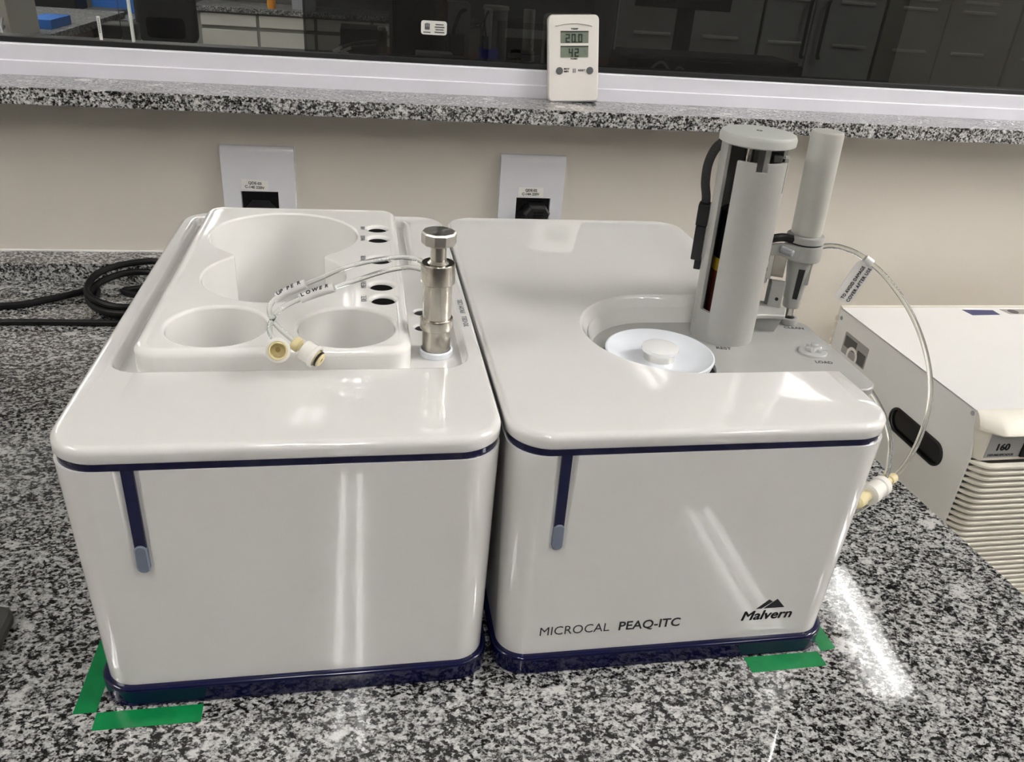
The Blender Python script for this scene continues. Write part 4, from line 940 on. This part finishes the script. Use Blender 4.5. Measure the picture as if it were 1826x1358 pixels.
obj('body', box(0.320, 0.425, 3.66, 3.78, -0.095, 0.170, 0.006), 'fargrey', rb)
obj('cable', tube([(0.40, 3.65, 0.14), (0.375, 3.63, 0.13), (0.35, 3.62, 0.07), (0.345, 3.63, 0.02)], 0.008, 8, 6), 'farblack', rb)
obj('adapter', box(0.325, 0.395, 3.60, 3.66, -0.05, 0.04, 0.006), 'farblack', rb)
bt = thing('pencil_cup', 'blue cup holding a pale rod on the dark desk', 'cup', (0.50, 3.6, -0.095))
obj('cup', lathe([(0.040, 0), (0.046, 0.085), (0.042, 0.085), (0.038, 0.01)], 24, (0.505, 3.60, -0.095)), 'farblue2', bt)
obj('rod', lathe([(0.018, 0.012), (0.018, 0.25)], 16, (0.500, 3.60, -0.095)), 'fargrey', bt)
o = obj('keyboard', box(-0.16, 0.05, 3.70, 3.95, -0.095, 0.03, 0.006), 'farblack'); tag(o, 'black desk phone left of the computer tower', 'phone'); o.name = 'desk_phone'
sc2 = thing('storage_crate', 'dark crate with a pale sheet on the desk', 'crate', (0.7, 3.9, -0.095))
obj('crate', box(0.58, 0.90, 3.85, 4.1, -0.095, 0.09, 0.006), 'farblack', sc2)
obj('pale_sheet', box(0.62, 0.86, 3.835, 3.848, 0.02, 0.06, 0.002), 'fargrey', sc2)
mn = thing('monitor', 'black computer monitor on a stand before the grey lockers', 'monitor', (1.54, 3.9, -0.095))
obj('screen', box(1.26, 1.755, 3.85, 3.88, 0.195, 0.50, 0.006), 'blackgloss', mn)
obj('neck', box(1.49, 1.58, 3.88, 3.90, -0.09, 0.25, 0.004), 'farblack', mn)
obj('foot', slab(1.40, 1.68, 3.78, 4.0, 0.03, [(0, -0.095), (0.004, -0.083)], 6), 'farblack', mn)
kb = thing('dark_console', 'long dark low console under the monitor', 'console', (1.5, 3.6, -0.095))
obj('body', box(1.12, 1.98, 3.42, 3.74, -0.095, 0.005, 0.01), 'farblack', kb)
obj('lid', box(1.14, 1.96, 3.44, 3.72, 0.005, 0.018, 0.004), 'padgrey', kb)
o = obj('cable', tube([(1.22, 3.35, -0.089), (1.20, 3.34, -0.04), (1.25, 3.34, 0.0), (1.30, 3.34, -0.05), (1.29, 3.34, -0.085), (1.33, 3.34, -0.02), (1.38, 3.34, -0.05), (1.40, 3.35, -0.089)], 0.006, 8, 6), 'fargrey'); tag(o, 'pale cable looped on the desk under the tinted pane', 'cable')
# grey lockers with louvres
def locker(x0, x1, mat, label, seams, louv, rows):
    t = thing('locker', label, 'locker', ((x0+x1)/2, 4.6, ZF), 'metal lockers in the far room')
    obj('carcass', box(x0, x1, 4.42, 4.9, ZF, 1.0), 'towerdark', t)
    xs = [x0]+seams+[x1]
    for a, b_ in zip(xs, xs[1:]):
        d = obj('door', box(a+0.005, b_-0.005, 4.40, 4.42, ZF+0.05, 0.99, 0.003), mat, t)
        for lx in louv:
            if a < lx < b_:
                for z in rows:
                    obj('louvre', prism([(4.400, z-0.008), (4.386, z-0.006), (4.384, z+0.002), (4.400, z+0.009)], 'x', lx-0.108, lx+0.108), 'louvre', d)
    return t
L1 = locker(1.335, 2.190, 'locker', 'grey metal locker behind the monitor', [1.76], [1.548, 1.955], (0.038, 0.268))
L2 = locker(2.200, 2.945, 'locker', 'grey metal locker with two black bar handles', [2.505], [2.360, 2.765], (0.032, 0.262))
L3 = locker(2.955, 3.840, 'lockerwarm', 'olive grey metal locker right of the handled one', [3.36], [3.163, 3.558], (0.028, 0.258, 0.31))
L4 = locker(3.862, 4.70, 'lockerwarm', 'olive grey metal locker at the far right', [4.28], [4.05, 4.48], (0.022, 0.252))
for x in (2.452, 2.556):
    obj('bar_handle', tube([(x+0.03, 4.395, 0.262), (x+0.006, 4.36, 0.258), (x, 4.355, 0.235), (x, 4.355, -0.01), (x+0.008, 4.36, -0.035), (x+0.035, 4.395, -0.042)], 0.010, 8, 6), 'farblack', L2, 'black bar handle')
